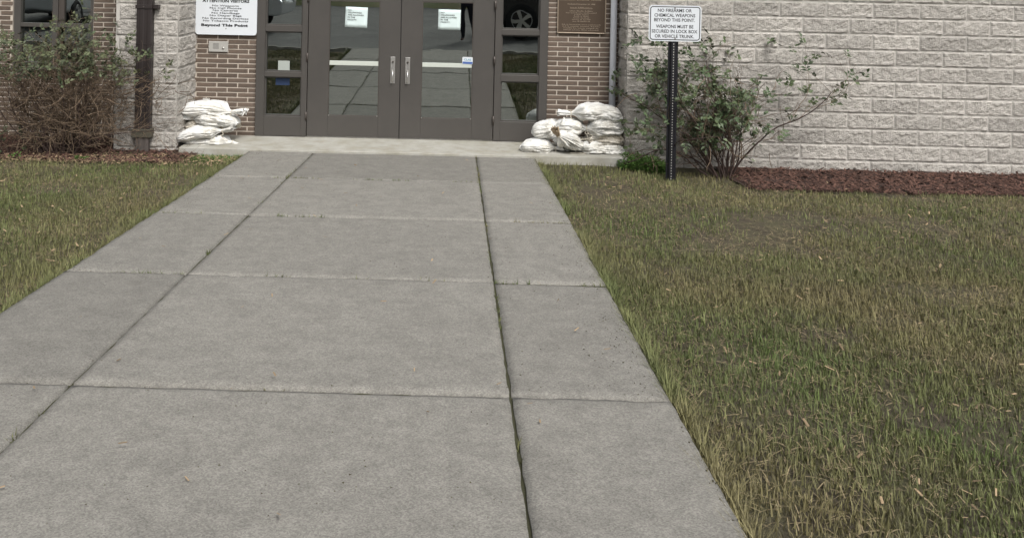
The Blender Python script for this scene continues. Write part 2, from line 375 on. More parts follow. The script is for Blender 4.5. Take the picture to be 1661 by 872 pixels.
# right wall
rx0 = P(1016, 150, RP).x
t = thing('block_wall', 'pale rough concrete block wall behind the weapons sign and right bush', 'wall', (0, 0, 0))
mb = MB(); mb.box(rx0, 9.5, RP, .19, -.35, ZTOP); mb.build('mortar', M['blockmortar'], t)
zjr = P(1010, 47.7, RP).z
block_face(t, (rx0, RP), 0, 7.0, -.3, 2.3, zjr, P(1037.6, 35, RP).x - rx0, 1)
block_face(t, (rx0, .0), R(-90), -RP, -.3, 2.3, zjr, .2, 0)
mb = MB()
bmx = block_mesh(BLW - .009, BLH - .009, 77)
for k in range(9):
    for i in range(20):
        zc = zjr + BLH * (round((2.3 - zjr) / BLH) + k + .6); xc = rx0 + (i + .25 + .5 * (k % 2)) * BLW
        if zc < ZTOP - .05 and xc + BLW / 2 < 9.5 and zc - BLH / 2 > 2.3: mb.add([(v.co.x + xc, v.co.y + RP, v.co.z + zc) for v in bmx.vertices], [tuple(p.vertices) for p in bmx.polygons])
if mb.v: stuff(mb.build('blockwork', M['block'], t))

# ------------------------------------------------------------------ entrance: sidelights and door leaves
fz = lambda x, y: P(x, y).z
ZD = 2.13
seam = P(649.5, 115).x; hl = P(500.2, 115).x; hr = P(800.8, 115).x
def pane_thing(name, label, x0, x1, z0, z1, panes, cat):
    t = thing(name, label, cat, ((x0 + x1) / 2, 0, 0)); ox = (x0 + x1) / 2
    mb = MB(); xs0 = panes[0][0]; xs1 = panes[0][1]
    mb.box(x0 - ox, xs0 - ox, -.06, .05, z0, z1); mb.box(xs1 - ox, x1 - ox, -.06, .05, z0, z1)
    edges = [z0] + [v for p in panes for v in (p[2], p[3])] + [z1]
    for i in range(0, len(edges), 2):
        mb.box(xs0 - ox, xs1 - ox, -.057, .05, edges[i], edges[i + 1])
    mb.build('frame', M['frame'], t, False, .003)
    for (a, b, c, d) in panes:
        g = MB(); g.box(a - ox - .005, b - ox + .005, 0, .006, c - .005, d + .005); pn = g.build('pane', M['glass'], t)
        s = MB(); q = .014
        for bx in ((a, a + q, c, d), (b - q, b, c, d), (a + q, b - q, c, c + q), (a + q, b - q, d - q, d)): s.box(bx[0] - ox, bx[1] - ox, -.03, -.001, bx[2], bx[3])
        s.build('glazing_bead', M['frame'], pn)
    return t
def col(xa, xb, ya, yb, yc): return P(xa, yc).x, P(xb, yc).x
a, b = P(431, 100).x, P(490.5, 100).x
zl = lambda y: P(461, y).z
sideL = pane_thing('sidelight', 'tall narrow window strip left of the doors beside the intercom', fx0, hl - .006, 0.005, ZD, [(a, b, zl(187.5), zl(124)), (a, b, zl(116), zl(51)), (a, b, zl(41), zl(41) + .50), (a, b, zl(41) + .56, ZD - .07)], 'window')
a, b = P(812.5, 100).x, P(874, 100).x
zr = lambda y: P(843, y).z
sideR = pane_thing('sidelight', 'tall narrow window strip right of the doors beside the plaque wall', hr + .006, fx1, 0.005, ZD, [(a, b, zr(197), zr(132)), (a, b, zr(121.5), zr(57)), (a, b, zr(48), zr(48) + .50), (a, b, zr(48) + .56, ZD - .07)], 'window')
mb = MB(); mb.box(fx0, fx1, -.06, .06, ZD + .005, ZD + .13); hd = tag(mb.build('door_header', M['frame'], None, False, .003), 'dark bronze header beam across the top of the doors', 'beam')
mb = MB(); mb.box(fx0, fx1, BY + .005, .2, ZD + .14, ZTOP); tag(mb.build('lintel_wall', M['mortar']), 'plain wall panel above the door header', 'wall')
def door(label, x0, x1, gx0, gx1, gz0, gz1, hx, hinge_x, hinges, bar, handle, sgn):
    ox = (x0 + x1) / 2; t = thing('door', label, 'door', (ox, 0, 0)); y0, y1 = -.045, .0
    mb = MB(); mb.box(x0 - ox, gx0 - ox, y0, y1, .012, ZD); mb.box(gx1 - ox, x1 - ox, y0, y1, .012, ZD)
    mb.box(gx0 - ox, gx1 - ox, y0 + .0015, y1, .012, gz0); mb.box(gx0 - ox, gx1 - ox, y0 + .0015, y1, gz1, ZD)
    mb.build('leaf_panel', M['frame'], t, False, .0025)
    g = MB(); g.box(gx0 - ox - .004, gx1 - ox + .004, -.028, -.022, gz0 - .004, gz1 + .004); pn = g.build('pane', M['glass'], t)
    s = MB(); q = .008
    for bx in ((gx0, gx0 + q, gz0, gz1), (gx1 - q, gx1, gz0, gz1), (gx0 + q, gx1 - q, gz0, gz0 + q), (gx0 + q, gx1 - q, gz1 - q, gz1)): s.box(bx[0] - ox, bx[1] - ox, -.041, -.029, bx[2], bx[3])
    s.build('glazing_bead', M['hinge'], pn)
    for cx in (gx0 + .012, gx1 - .012):
        s = MB(); s.tube([(cx - ox, -.05, gz0 + .004), (cx - ox, -.04, gz0 + .004)], .006, 8); s.build('bead_screw', M['steel'], pn)
    mb = MB(); mb.box(gx0 - ox + .009, gx1 - ox - .009, -.0385, -.0295, bar[0], bar[1]); mb.build('push_bar', M['bar'], t, False, .003)
    # pull handle
    hx0, hx1, hz0, hz1 = handle; hc = (hx0 + hx1) / 2 - ox; hw = hx1 - hx0; hh = hz1 - hz0
    mb = MB(); mb.box(hc - hw / 2, hc + hw / 2, -.051, -.0455, hz0, hz1); pl = mb.build('handle_plate', M['steel'], t, False, .002)
    mb = MB(); mb.tube([(hc, -.05, hz1 - hh * .52), (hc, -.085, hz1 - hh * .55), (hc, -.09, hz1 - hh * .75), (hc, -.085, hz0 + hh * .08), (hc, -.05, hz0 + hh * .05)], .0085, 10); mb.build('grip', M['steel'], pl, True)
    mb = MB(); mb.tube([(hc, -.0515, hz1 - hh * .18), (hc, -.064, hz1 - hh * .18)], .011, 14); mb.build('lock_cylinder', M['hinge'], pl, True)
    mb = MB(); mb.box(hc - hw * .16, hc + hw * .16, -.054, -.0512, hz1 - hh * .46, hz1 - hh * .22); mb.build('keyway', M['grille'], pl)
    for z in hinges:
        mb = MB(); mb.tube([(hinge_x - ox, -.064, z[0]), (hinge_x - ox, -.064, z[1])], .011, 10)
        for k in range(1, 3):
            zz = z[0] + (z[1] - z[0]) * k / 3
            mb.tube([(hinge_x - ox, -.064, zz - .002), (hinge_x - ox, -.064, zz + .002)], .0125, 10)
        mb.build('hinge', M['hinge'], t, True)
    return t
dl = door('left dark bronze glass door with its pull handle on the right edge', hl, seam - .004,
     P(534, 95).x, P(615.6, 95).x, P(573, 187.3).z, P(577, 1.8).z, 0, P(499.6, 92).x, [(P(499, 99).z, P(499, 85).z), (P(497, 193).z, P(497, 180).z), (1.5, 1.6)],
     (P(575, 106).z, P(575, 98.8).z), (P(633.8, 113).x, P(641.3, 113).x, P(637, 134.6).z, P(637, 91.8).z), 1)
dr = door('right dark bronze glass door with the blue and white sticker, handle on its left edge', seam + .004, hr,
     P(684, 95).x, P(766.7, 95).x, P(723, 191.6).z, P(727, 3.7).z, 0, P(801.6, 97).x, [(P(802, 104).z, P(802, 91).z), (P(799, 200).z, P(799, 187).z), (1.46, 1.56)],
     (P(725, 109).z, P(725, 102).z), (P(657.6, 114).x, P(665.4, 114).x, P(661, 135.6).z, P(661, 92.8).z), -1)
mb = MB(); mb.box(seam - .0035, seam + .0035, -.035, -.01, .0, ZD - .01); mb.build('meeting_seal', M['seal'], dl, False).location.x = -dl.location.x
mb = MB(); mb.box(hl, hr, -.02, .08, .0005, .009); tag(mb.build('door_threshold', M['steel']), 'thin metal threshold strip under both doors', 'threshold')
# notices
def notice(label, xc, yc, xw, yh, tilt):
    c = P(xc, yc, -.049); w_, h_ = xw / 146, yh / 146
    t = thing('paper_notice', label, 'notice', (c.x, -.0485 + .0185, c.z), 'paper notices on the doors'); t.rotation_euler.y = R(tilt)
    mb = MB(); n = 6
    mb.add([(-w_ / 2 + w_ * i / n, -.002 - .0015 * math.sin(i * 1.3 + j), -h_ / 2 + h_ * j / n) for j in range(n + 1) for i in range(n + 1)], [(j * (n + 1) + i, j * (n + 1) + i + 1, (j + 1) * (n + 1) + i + 1, (j + 1) * (n + 1) + i) for j in range(n) for i in range(n)])
    o = mb.build('sheet', M['paper'], t, True)
    sol = o.modifiers.new('thick', 'SOLIDIFY'); sol.thickness = .0008
    for i, (s, wd) in enumerate((('NO', .16), ('CELLPHONES', .62), ('ARE ALLOWED', .72), ('IN THE', .33), ('FACILITY.', .42))):
        text(s, M['black'], t, -w_ * .39 + w_ * wd / 2, h_ * (.345 - .118 * i), -.0055, w_ * wd, h_ * .062, .012)
    return t
notice('white printed notice taped on the left door glass', 577.8, 28.5, 36, 33, 1.6)
notice('white printed notice taped on the right door glass near its middle', 729, 32.4, 36.2, 32.5, .6)
c = P(758.6, 98.8, -.05)
t = thing('door_sticker', 'small white and blue sticker at the edge of the right door glass', 'sticker', (c.x, -.042, c.z)); sw, sh = 17.2 / 146, 11.6 / 146
mb = MB(); mb.prism(rrect(sw, sh, .012), 0, .002); mb.build('backing', M['white'], t)
mb = MB(); mb.box(-sw * .46, sw * .46, -.0015, -.0003, -sh * .45, -sh * .14); mb.build('stripe', M['blue'], t)
text('CLAS', M['teal'], t, 0, sh * .14, -.001, sw * .7, sh * .28, .02)
t.rotation_euler.y = R(1)
# papers on the left sidelight; dimming of tinted glass put into their colours
def dimmed_card(name, label, x0, x1, y0, y1, Y, m):
    a, b = P(x0, y1, Y), P(x1, y0, Y); mb = MB(); mb.box(0, b.x - a.x, -.001, .001, 0, b.z - a.z)
    return tag(mb.build(name, m, None, False, 0, (a.x, Y, a.z)), label, name.split('_')[-1])
dimmed_card('taped_paper', 'small pale paper taped low in the middle pane of the left sidelight', 451, 470, 99, 114, -.004, mat('dim_paper', (.36, .39, .36), .8))
dimmed_card('door_sign', 'small blue sign in the bottom pane of the left sidelight', 447, 470, 125.5, 138, -.004, mat('blue_card', (.014, .030, .075), .6))

# window in the long brick wall
t = thing('window', 'bronze framed window half hidden behind the large left bush', 'window', (0, 0, 0))
Yw = .02
X = lambda px: P(px, 20, Yw).x
Zt = P(92, 41, Yw).z
mb = MB()
x_l, x_r = X(21) + .045, wx1 - .002
fxs = [(x_l, X(37)), (X(88), X(97)), (X(149.3), x_r)]
for a, b in fxs: mb.box(a, b, Yw - .05, Yw + .05, WZ0 + .03, WZ1)
for a, b in ((fxs[0][1], fxs[1][0]), (fxs[1][1], fxs[2][0])):
    mb.box(a, b, Yw - .047, Yw + .05, Zt - .022, Zt + .022); mb.box(a, b, Yw - .047, Yw + .05, WZ0 + .03, WZ0 + .07); mb.box(a, b, Yw - .047, Yw + .05, WZ1 - .05, WZ1)
mb.build('frame', M['frame'], t, False, .003)
mb = MB(); mb.box(X(97) + .001, X(106), Yw - .03, Yw + .01, Zt + .022, WZ1 - .05); mb.build('sash_stile', M['hinge'], t)
for a, b in ((fxs[0][1], fxs[1][0]), (X(106), fxs[2][0])):
    for c, d in ((WZ0 + .07, Zt - .022), (Zt + .022, WZ1 - .05)):
        g = MB(); g.box(a - .003, b + .003, Yw, Yw + .006, c - .003, d + .003); g.build('pane', M['glass'], t)
mb = MB(); mb.box(wx0 + .001, wx1 - .001, BY - .04, Yw + .06, WZ0 - .02, WZ0 + .03); mb.build('sill', M['sillm'], t, False, .004)
mb = MB(); mb.box(wx0 + .001, x_l, BY + .02, Yw + .05, WZ0 + .03, WZ1); mb.build('caulked_jamb', M['sillm'], t)

# rooms behind the glass; their dimness is put into the near-black wall colour
def room(x0, x1, d):
    mb = MB(); v = [(x0, .23, -.02), (x1, .23, -.02), (x1, d, -.02), (x0, d, -.02), (x0, .23, 3.2), (x1, .23, 3.2), (x1, d, 3.2), (x0, d, 3.2)]
    mb.add(v, [(0, 1, 2, 3), (7, 6, 5, 4), (2, 3, 7, 6), (0, 3, 7, 4), (1, 2, 6, 5)]); struct(mb.build('interior_wall', M['interior']))
room(fx0 - .4, fx1 + .4, 5.0); room(wx0 - .4, wx1 + .5, 3.5)

# ------------------------------------------------------------------ wall fittings
c0 = P(316.6, 55.8, -.075); c1 = P(416.2, 56.8, -.075); sw = c1.x - c0.x; sh = .70; zb = c0.z
t = thing('visitor_sign', 'white rounded visitors notice board listing banned items above the intercom', 'sign', ((c0.x + c1.x) / 2, -.075, zb))
mb = MB(); mb.prism([(x, z + sh / 2) for x, z in rrect(sw, sh, .035)], 0, .006); mb.build('board', M['white'], t)
for dx in (-.22, .22):
    mb = MB(); mb.box(dx - .02, dx + .02, .007, .034, .1, .55); mb.build('wall_spacer', M['box'], t)
zc = lambda y, x=366: P(x, y, -.075).z - zb
for s, x0, x1, y, hh, bo in (('ATTENTION VISITORS', 328, 405, 1.9, 4.6, .045), ('No Weapons', 344, 387.5, 9.6, 2.7, .012), ('No Cell Phones', 340, 392, 13.5, 2.7, .012), ('No Cameras', 345, 386, 17.3, 2.7, .012), ('No Handbags', 343, 389, 21.5, 2.7, .012), ('No Diaper Bags', 340, 392, 25.6, 2.7, .012), ('No Recording Devices', 328, 403.5, 30.1, 2.7, .012), ('No Tobacco Products', 329, 403, 34.3, 2.7, .012), ('Beyond This Point', 326, 402.5, 41.2, 4.0, .045)):
    xm = (x0 + x1) / 2; o = text(s, M['black'], t, P(xm, y, -.075).x - t.location.x, zc(y, xm), -.0012, (x1 - x0) / 147, hh / 147, bo)
mb = MB(); mb.tube([(0, -.004, zc(46.6)), (0, .0, zc(46.6))], .006, 10); mb.build('screw', M['grille'], t)
# intercom
a, b = P(338.2, 84, -.06), P(370, 67.6, -.06); iw, ih = b.x - a.x, b.z - a.z
t = thing('intercom', 'small grey metal intercom plate with call button on brick wall', 'intercom', ((a.x + b.x) / 2, -.042, (a.z + b.z) / 2))
mb = MB(); mb.box(-iw / 2, iw / 2, -.016, .0, -ih / 2, ih / 2); pl = mb.build('plate', M['box'], t, False, .003)
mb = MB(); mb.tube([(iw * .26, -.026, -ih * .12), (iw * .26, -.015, -ih * .12)], .011, 14); mb.build('button', M['steel'], t, True)
for i in range(5):
    mb = MB(); z = ih * (-.2 + .11 * i); mb.box(-iw * .28, iw * .03, -.0172, -.0155, z, z + ih * .06); mb.build('grille_slot', M['grille'], t)
# plaque
a, b = P(903.5, 54.0, -.06), P(982.4, 55, -.06); pw = b.x - a.x; ph = .62; pz = a.z
t = thing('bronze_plaque', 'bronze dedication plaque with pale raised rim on the right brick wall', 'plaque', ((a.x + b.x) / 2, -.042, pz))
mb = MB(); mb.box(-pw / 2 + .008, pw / 2 - .008, -.014, 0, .008, ph - .008); mb.build('plate', M['plaque'], t)
mb = MB(); q = .011
for bx in ((-pw / 2, -pw / 2 + q, 0, ph), (pw / 2 - q, pw / 2, 0, ph), (-pw / 2 + q, pw / 2 - q, 0, q), (-pw / 2 + q, pw / 2 - q, ph - q, ph)): mb.box(bx[0], bx[1], -.022, -.0005, bx[2], bx[3])
mb.build('rim', M['plaqueedge'], t, False, .003)
zp = lambda y: P(943, y, -.06).z - pz
def runs(y, x0, x1, hh, words, seed):        # lettering too small to read in the photograph
    rg = random.Random(seed); mb = MB(); tot = x1 - x0; wsum = sum(words) + .9 * (len(words) - 1); u = tot / wsum; x = x0
    z = zp(y)
    for w_ in words:
        for i in range(w_):
            a_ = (P(x + i * u, y, -.06).x) - t.location.x; h_ = hh / 146 * (1 if i == 0 else rg.choice((.7, .7, .75, 1))); wd = u / 146 * .72
            k = rg.randrange(3)
            mb.box(a_, a_ + wd * .28, -.0165, -.0138, z, z + h_)
            if k: mb.box(a_ + wd * .3, a_ + wd, -.0165, -.0138, z + h_ * (.0 if k == 1 else .7), z + h_ * (.3 if k == 1 else 1))
            if k != 1: mb.box(a_ + wd * .72, a_ + wd, -.0165, -.0138, z, z + h_ * .68)
        x += (w_ + .9) * u
    stuff(mb.build('lettering', M['plaqueedge'], t))
o = text('Dedicated December 20, 1998', M['plaqueedge'], t, P(943.2, 7, -.06).x - t.location.x, zp(7.2), -.0145, 44 / 146, 1.9 / 146, .01)
for args in ((1.2, 908, 976, 3.2, (9, 7, 6), 1), (14.0, 925, 961.5, 2.0, (6, 13), 2), (19.2, 924, 962, 1.7, (7, 8, 9), 3), (22.2, 918, 968, 1.7, (4, 4, 7, 13), 4), (25, 932, 955.5, 1.7, (1, 5, 7), 5), (27.6, 931, 955.5, 1.7, (6, 2, 6), 6), (30.3, 930, 956, 1.7, (6, 8), 7), (33, 928, 958, 1.7, (7, 2, 7), 8), (36, 929, 957.5, 1.7, (4, 2, 10), 9),
             (41.2, 911.5, 974.5, 1.6, (4, 2, 12, 6, 13), 10), (44, 912, 974, 1.6, (4, 2, 8, 9, 9), 11), (46.9, 914, 971, 1.6, (9, 4, 8, 9, 3), 12), (49.8, 914, 971, 1.6, (8, 9, 6, 11), 13)): runs(*args)
mb = MB(); a_ = P(925, 15, -.06).x - t.location.x; mb.box(a_, a_ + 36 / 146, -.0165, -.0138, zp(14.9), zp(14.9) + .002); mb.build('underline', M['plaqueedge'], t)
# grey vent caps low on the left brick wall
for lab, x0, x1, y0, y1 in (('small grey wall cap behind the left sandbag stack, nearer the pier', 329, 340, 159.5, 166), ('small grey wall cap above the left sandbag stack, nearer the door', 358, 369, 165, 172)):
    a, b = P(x0, y1, -.06), P(x1, y0, -.06)
    mb = MB(); mb.box(a.x, b.x, -.075, -.042, a.z, b.z); mb.box(a.x + .012, b.x - .012, -.082, -.0755, a.z + .01, b.z - .008); tag(mb.build('wall_cap', M['box'], None, False, .004), lab, 'wall cap')
# conduit pipe in the right corner
xa = P(996, 5, -.09); xb = P(992.5, 170, -.09)
t = thing('conduit_pipe', 'pale grey round pipe in the corner beside the plaque', 'pipe', (xa.x, -.095, 0))
mb = MB(); mb.tube([(0, 0, -.05), (0, 0, 1), (0, 0, ZTOP - .05)], .036, 20); mb.build('pipe', M['pipe'], t, True)
for z in (.35, 1.75):
    mb = MB(); mb.tube([(0, 0, z), (0, 0, z + .035)], .039, 20); mb.box(-.012, .012, .036, .055, z, z + .03); mb.build('pipe_clamp', M['box'], t)
# downspout on the pier
Yd = LP - .10
dx0, dx1 = P(219.8, 110, Yd).x, P(244.5, 110, Yd).x; dw = dx1 - dx0; dc = (dx0 + dx1) / 2
t = thing('downspout', 'dark brown square downspout strapped to the pale block pier', 'downspout', (dc, Yd, 0))
def ribbed(wd, dp, z0, z1, nr, m, name):
    mb = MB(); pts = [(-wd / 2, 0), ]
    n = nr * 6; fr = [(-wd / 2 + wd * i / n, -.004 * (1 if (i // 3) % 2 else 0)) for i in range(1, n)]
    pts = [(-wd / 2, dp), (-wd / 2, .002)] + fr + [(wd / 2, .002), (wd / 2, dp)]
    k = len(pts); zs = (z0, z1)
    mb.add([(x, y, z) for z in zs for x, y in pts], [(i, (i + 1) % k, k + (i + 1) % k, k + i) for i in range(k)] + [tuple(range(k))[::-1], tuple(range(k, 2 * k))])
    return mb.build(name, m, t)
zc1, zc0 = P(232, 209.5, Yd).z, P(232, 223, Yd).z
ribbed(dw, .085, zc1 - .02, 3.3, 2, M['downspout'], 'pipe')
ribbed(dw * .83, .075, gz(dc, Yd) - .02, zc0 + .02, 2, M['boot'], 'boot')
mb = MB(); mb.box(-dw * .66, dw * .62, -.016, .095, zc0, zc1); mb.build('collar', M['collar'], t, False, .004)
zs1, zs0 = P(235, 8.3, Yd).z, P(235, 14.3, Yd).z
mb = MB(); mb.box(-dw / 2 - .012, dw / 2 + .004, -.011, .09, zs0, zs1); mb.box(dw / 2 + .004, dw / 2 + .06, .02, .09, zs0, zs1 + .004); st = mb.build('strap', M['downspout'], t, False, .002)
mb = MB(); mb.tube([(-.005, -.016, (zs0 + zs1) / 2), (-.005, -.01, (zs0 + zs1) / 2)], .007, 8); mb.build('screw', M['boot'], st)
mb = MB(); zz = P(235, 72, Yd).z; mb.box(-dw / 2 - .002, dw / 2 + .002, -.006, .087, zz - .004, zz + .004); mb.build('pipe_joint', M['downspout'], t)

# ------------------------------------------------------------------ weapons sign on its post
Ys = -1.32
a, b = P(1051.2, 40, Ys), P(1136, 40, Ys); sw = b.x - a.x; zt, zb = P(1093, 9, Ys).z, P(1093, 67, Ys).z; sh = zt - zb
base = P(1089, 250, Ys)
t = thing('warning_sign', 'white weapons warning sign with black border on a punched black post', 'sign', ((a.x + b.x) / 2, Ys, gz(2.6, Ys)))
tz = t.location.z; cz = (zt + zb) / 2 - tz
mb = MB(); mb.prism([(x, z + cz) for x, z in rrect(sw, sh, .035)], -.034, -.030); brd = mb.build('board', M['white'], t)
outer = rrect(sw - .022, sh - .022, .028); inner = rrect(sw - .038, sh - .038, .021); n = len(outer); mb = MB()
mb.add([(x, -.0352, z + cz) for x, z in outer] + [(x, -.0352, z + cz) for x, z in inner], [(i, (i + 1) % n, n + (i + 1) % n, n + i) for i in range(n)]); mb.build('border', M['black'], brd)
for s, x0, x1, y in (('NO FIREARMS OR', 1066, 1120.5, 17.2), ('CHEMICAL WEAPONS', 1060.5, 1126, 25), ('BEYOND THIS POINT.', 1060, 1125.5, 32.5), ('WEAPONS MUST BE', 1063, 1123, 43), ('SECURED IN LOCK BOX', 1056, 1129.3, 50.8), ('OR VEHICLE TRUNK.', 1061, 1124, 58.8)):
    xm = (x0 + x1) / 2; pp = P(xm, y, Ys); text(s, M['black'], brd, pp.x - t.location.x, pp.z - tz, -.0346, (x1 - x0) / 167, 5.2 / 167, .016)
px0 = P(1092, 67, Ys).x - t.location.x; pwid = 16.2 / 167
mb = MB(); z1 = zt - tz - .02
prof = [(-pwid / 2, -.004), (-pwid * .33, -.004), (-pwid * .22, -.026), (pwid * .22, -.026), (pwid * .33, -.004), (pwid / 2, -.004), (pwid / 2, 0), (pwid * .30, 0), (pwid * .19, -.022), (-pwid * .19, -.022), (-pwid * .30, 0), (-pwid / 2, 0)]
k = len(prof); mb.add([(x + px0, y, z) for z in (-.25, z1) for x, y in prof], [(i, (i + 1) % k, k + (i + 1) % k, k + i) for i in range(k)] + [(k, k + 1, k + 10, k + 11), (k + 1, k + 2, k + 9, k + 10), (k + 2, k + 3, k + 8, k + 9), (k + 3, k + 4, k + 7, k + 8), (k + 4, k + 5, k + 6, k + 7)])
po = mb.build('post', M['post'], t)
zz = .04; hole = MB()
while zz < zb - tz - .02:
    mb_ = [(px0 + .0055 * math.cos(q * math.pi / 4), -.0268, zz + .0055 * math.sin(q * math.pi / 4)) for q in range(8)]; hole.add(mb_, [tuple(range(8))]); zz += .026
stuff(hole.build('punched_holes', M['box'], po))
for y in (13.6, 63):
    pp = P(1093.5, y, Ys); mb = MB(); mb.tube([(pp.x - t.location.x, -.040, pp.z - tz), (pp.x - t.location.x, -.033, pp.z - tz)], .008, 8); mb.build('bolt', M['grille'], brd)

# ------------------------------------------------------------------ sandbags
def sandbag(label, xc, yc, Y, Lp, Hp, Wm, tilt=0, yaw=0, neck='R', seed=0, droop=.03, group=None, dirty=False, wr=.75, flip=1, tail=1.0, tan=False):
    """a filled woven sack lying along local x; neck: which end is tied (R, L or None)"""
    sc = 146 * (10.3 / (10.3 + Y)); L, Hh, Wd = Lp / sc, Hp / sc, Wm
    c = P(xc, yc, Y); t = thing('sandbag', label, 'sandbag', c, group); t.rotation_euler = (0, -R(tilt), R(yaw))
    rg = random.Random(seed); s = rg.uniform(0, 80); NU, NV = 110, 90
    V = np.zeros((NU + 1, NV, 3)); body = 1.0
    nk = .80 if neck else 1.0
    for i in range(NU + 1):
        u = i / NU; q = u / nk
        if q <= 1:
            tq = 2 * q - 1
            pw_ = max(0, 1 - abs(tq) ** 2.6)
            hh = max(pw_ ** .40, .0)
            ww = (max(0, 1 - abs(tq) ** 5)) ** .5
            if tq < 0: ww = max(ww, .62 * (1 - .0 * abs(tq))); hh = max(hh, .06)          # sewn flat end
            elif neck: m_ = sst(.55, 1, tq); ww = ww * (1 - m_) + .13 * m_; hh = hh * (1 - m_) + .20 * m_
            else: ww = max(ww, .62); hh = max(hh, .06)
        else:
            m_ = (q - 1) / (1 / nk - 1); ww = .13 + .42 * m_ ** .8 * tail; hh = .20 + .16 * m_ ** .8 * tail
        x = -L / 2 + L * u
        tt = 2 * u - 1
        for j in range(NV):
            a_ = 2 * math.pi * j / NV; ca, sa = math.cos(a_), math.sin(a_)
            ex = .84
            yy = math.copysign(abs(ca) ** ex, ca) * Wd / 2 * ww; z_ = math.copysign(abs(sa) ** ex, sa) * Hh / 2 * hh
            if sa < 0: z_ *= .88
            p = Vector((x, yy, z_))
            # folds: pleats running out from the tied neck, creases across the belly, crumples
            wn = sst(.35, .85, q) if neck else 0; we = sst(.30, .02, q)
            f = 0
            f += wn * .017 * wr * math.sin(a_ * 11 + 2.2 * math.sin(a_ * 2 + s) + 5 * noise.noise(Vector((x * 4, s, 0))))
            f += we * .008 * wr * math.sin(a_ * 7 + s)
            n1 = noise.noise(Vector((x * 7 + s, yy * 10, z_ * 13)) + Vector((0, x * 5, x * 7)) * .6)
            n2 = noise.noise(Vector((x * 15 + yy * 9, yy * 22 + s, z_ * 26)))
            n3 = noise.noise(Vector((x * 3.2 + s + 2.2 * ca, ca * 3.4 + s, sa * 3.4)))
            n4 = noise.noise(Vector((x * 6.5 - 3 * sa, ca * 6.0 + s, sa * 6.0 + 9)))
            n5 = noise.noise(Vector((x * 13 + 4 * ca + s, ca * 7 - x * 6, sa * 9 + s)))
            f += wr * (.005 - .034 * (1 - abs(n3)) ** 7 - .021 * (1 - abs(n4)) ** 7 - .009 * (1 - abs(n5)) ** 6) + wr * .009 * n1 + wr * .003 * n2
            if q > 1: f += (.022 * math.sin(a_ * 8 + s + 3 * m_) + .02 * noise.noise(Vector((x * 25, ca * 3, sa * 3 + s)))) * m_; p.x += .03 * m_ * noise.noise(Vector((ca * 2, sa * 2, s)))
            r_ = Vector((0, yy / max(Wd, .01), z_ / max(Hh, .01)));  r_ = r_.normalized() if r_.length > 1e-6 else r_
            p += r_ * f * min(1, (hh + ww) * .8)
            p.z -= droop * tt * tt; p.x += .02 * noise.noise(Vector((yy * 7, z_ * 7, s))) * abs(tt)
            if q > 1: p.z += (.04 if flip > 0 else -.05) * m_; p.y += .03 * m_ * math.sin(s)
            V[i, j] = p
    if neck == 'L': V[:, :, 0] *= -1
    vs_ = V.reshape(-1, 3).tolist()
    fs = [(i * NV + j, i * NV + (j + 1) % NV, (i + 1) * NV + (j + 1) % NV, (i + 1) * NV + j) for i in range(NU) for j in range(NV)]
    if neck == 'L': fs = [f[::-1] for f in fs]
    cut = int(NU * nk) if neck else NU
    bf = [f for f in fs if f[0] // NV < cut]; tf = [f for f in fs if f[0] // NV >= cut]
    mt = M['bagdirty'] if dirty else M['bag']
    b = MB(); b.add(vs_[:(cut + 1) * NV], bf + [tuple(range(NV))[::-1]]); b.build('sack', mt, t, True)
    if neck:
        rf = MB(); rf.add(vs_[cut * NV:], [tuple(k - cut * NV for k in f) for f in tf]); rf.build('gathered_mouth', M['tanmouth'] if tan else mt, t, True)
        xk = (-L / 2 + L * nk) * (1 if neck == 'R' else -1); zk_ = -droop * (2 * nk - 1) ** 2
        st_ = MB(); ring = [(xk, math.cos(k * .55) * (Wd * .075 + .006), zk_ + math.sin(k * .55) * (Hh * .12 + .004)) for k in range(13)]
        end = [(xk + .02 * k * rg.uniform(-.5, 1), -Wd * .1 - .018 * k, zk_ - .02 - .018 * k * rg.uniform(.4, 1.3)) for k in range(1, 5)]
        st_.tube(ring + end, .0035, 5); st_.build('tie_string', M['string'], t)
    return t
gL = 'sandbags stacked beside the left pier'; gR = 'sandbags heaped beside the right wall'
sandbag('lowest sandbag of the left stack, lying flat on the slab', 349, 228.5, -.50, 98, 21, .36, -1, -4, 'R', 11, .015, gL, flip=-1)
sandbag('left stack sandbag resting second from the bottom, pointed end toward the pier', 333, 213, -.54, 92, 23, .36, 7, 5, 'R', 12, .04, gL, wr=.65)
sandbag('thin sandbag in the middle of the left stack, mostly hidden behind', 343, 203.5, -.30, 88, 24, .34, -3, -3, 'R', 13, .02, gL, dirty=True)
sandbag('left stack sandbag second from the top, ruffled mouth toward the pier', 341, 192, -.40, 94, 25, .38, -3, 4, 'L', 14, .03, gL, wr=.85)
sandbag('topmost sandbag of the left stack with its open mouth at the right', 346, 177, -.36, 104, 29, .38, -3, -5, 'R', 15, .045, gL, wr=.65)
sandbag('bottom left sandbag of the right heap with a pointed end on the slab', 880, 237.5, -.52, 70, 23, .36, -3, -8, 'R', 21, .02, gR)
sandbag('bottom right sandbag of the right heap beside the green weeds', 962, 240.5, -.50, 98, 24, .38, 1, 6, 'L', 22, .01, gR, wr=1.3)
sandbag('plump upright sandbag leaning on the right sidelight frame', 893, 209.5, -.40, 54, 34, .34, 14, -25, 'R', 23, .0, gR, wr=.6)
sandbag('soiled sandbag with a tan knotted mouth low in the right heap', 917, 226, -.62, 56, 30, .34, -28, 34, 'L', 24, .0, gR, tan=True, tail=.55, wr=1.0)
sandbag('right heap sandbag under the crumpled one, behind the soiled bag', 970, 224, -.40, 84, 23, .38, 2, -6, 'L', 25, .02, gR, wr=1.1, dirty=True)
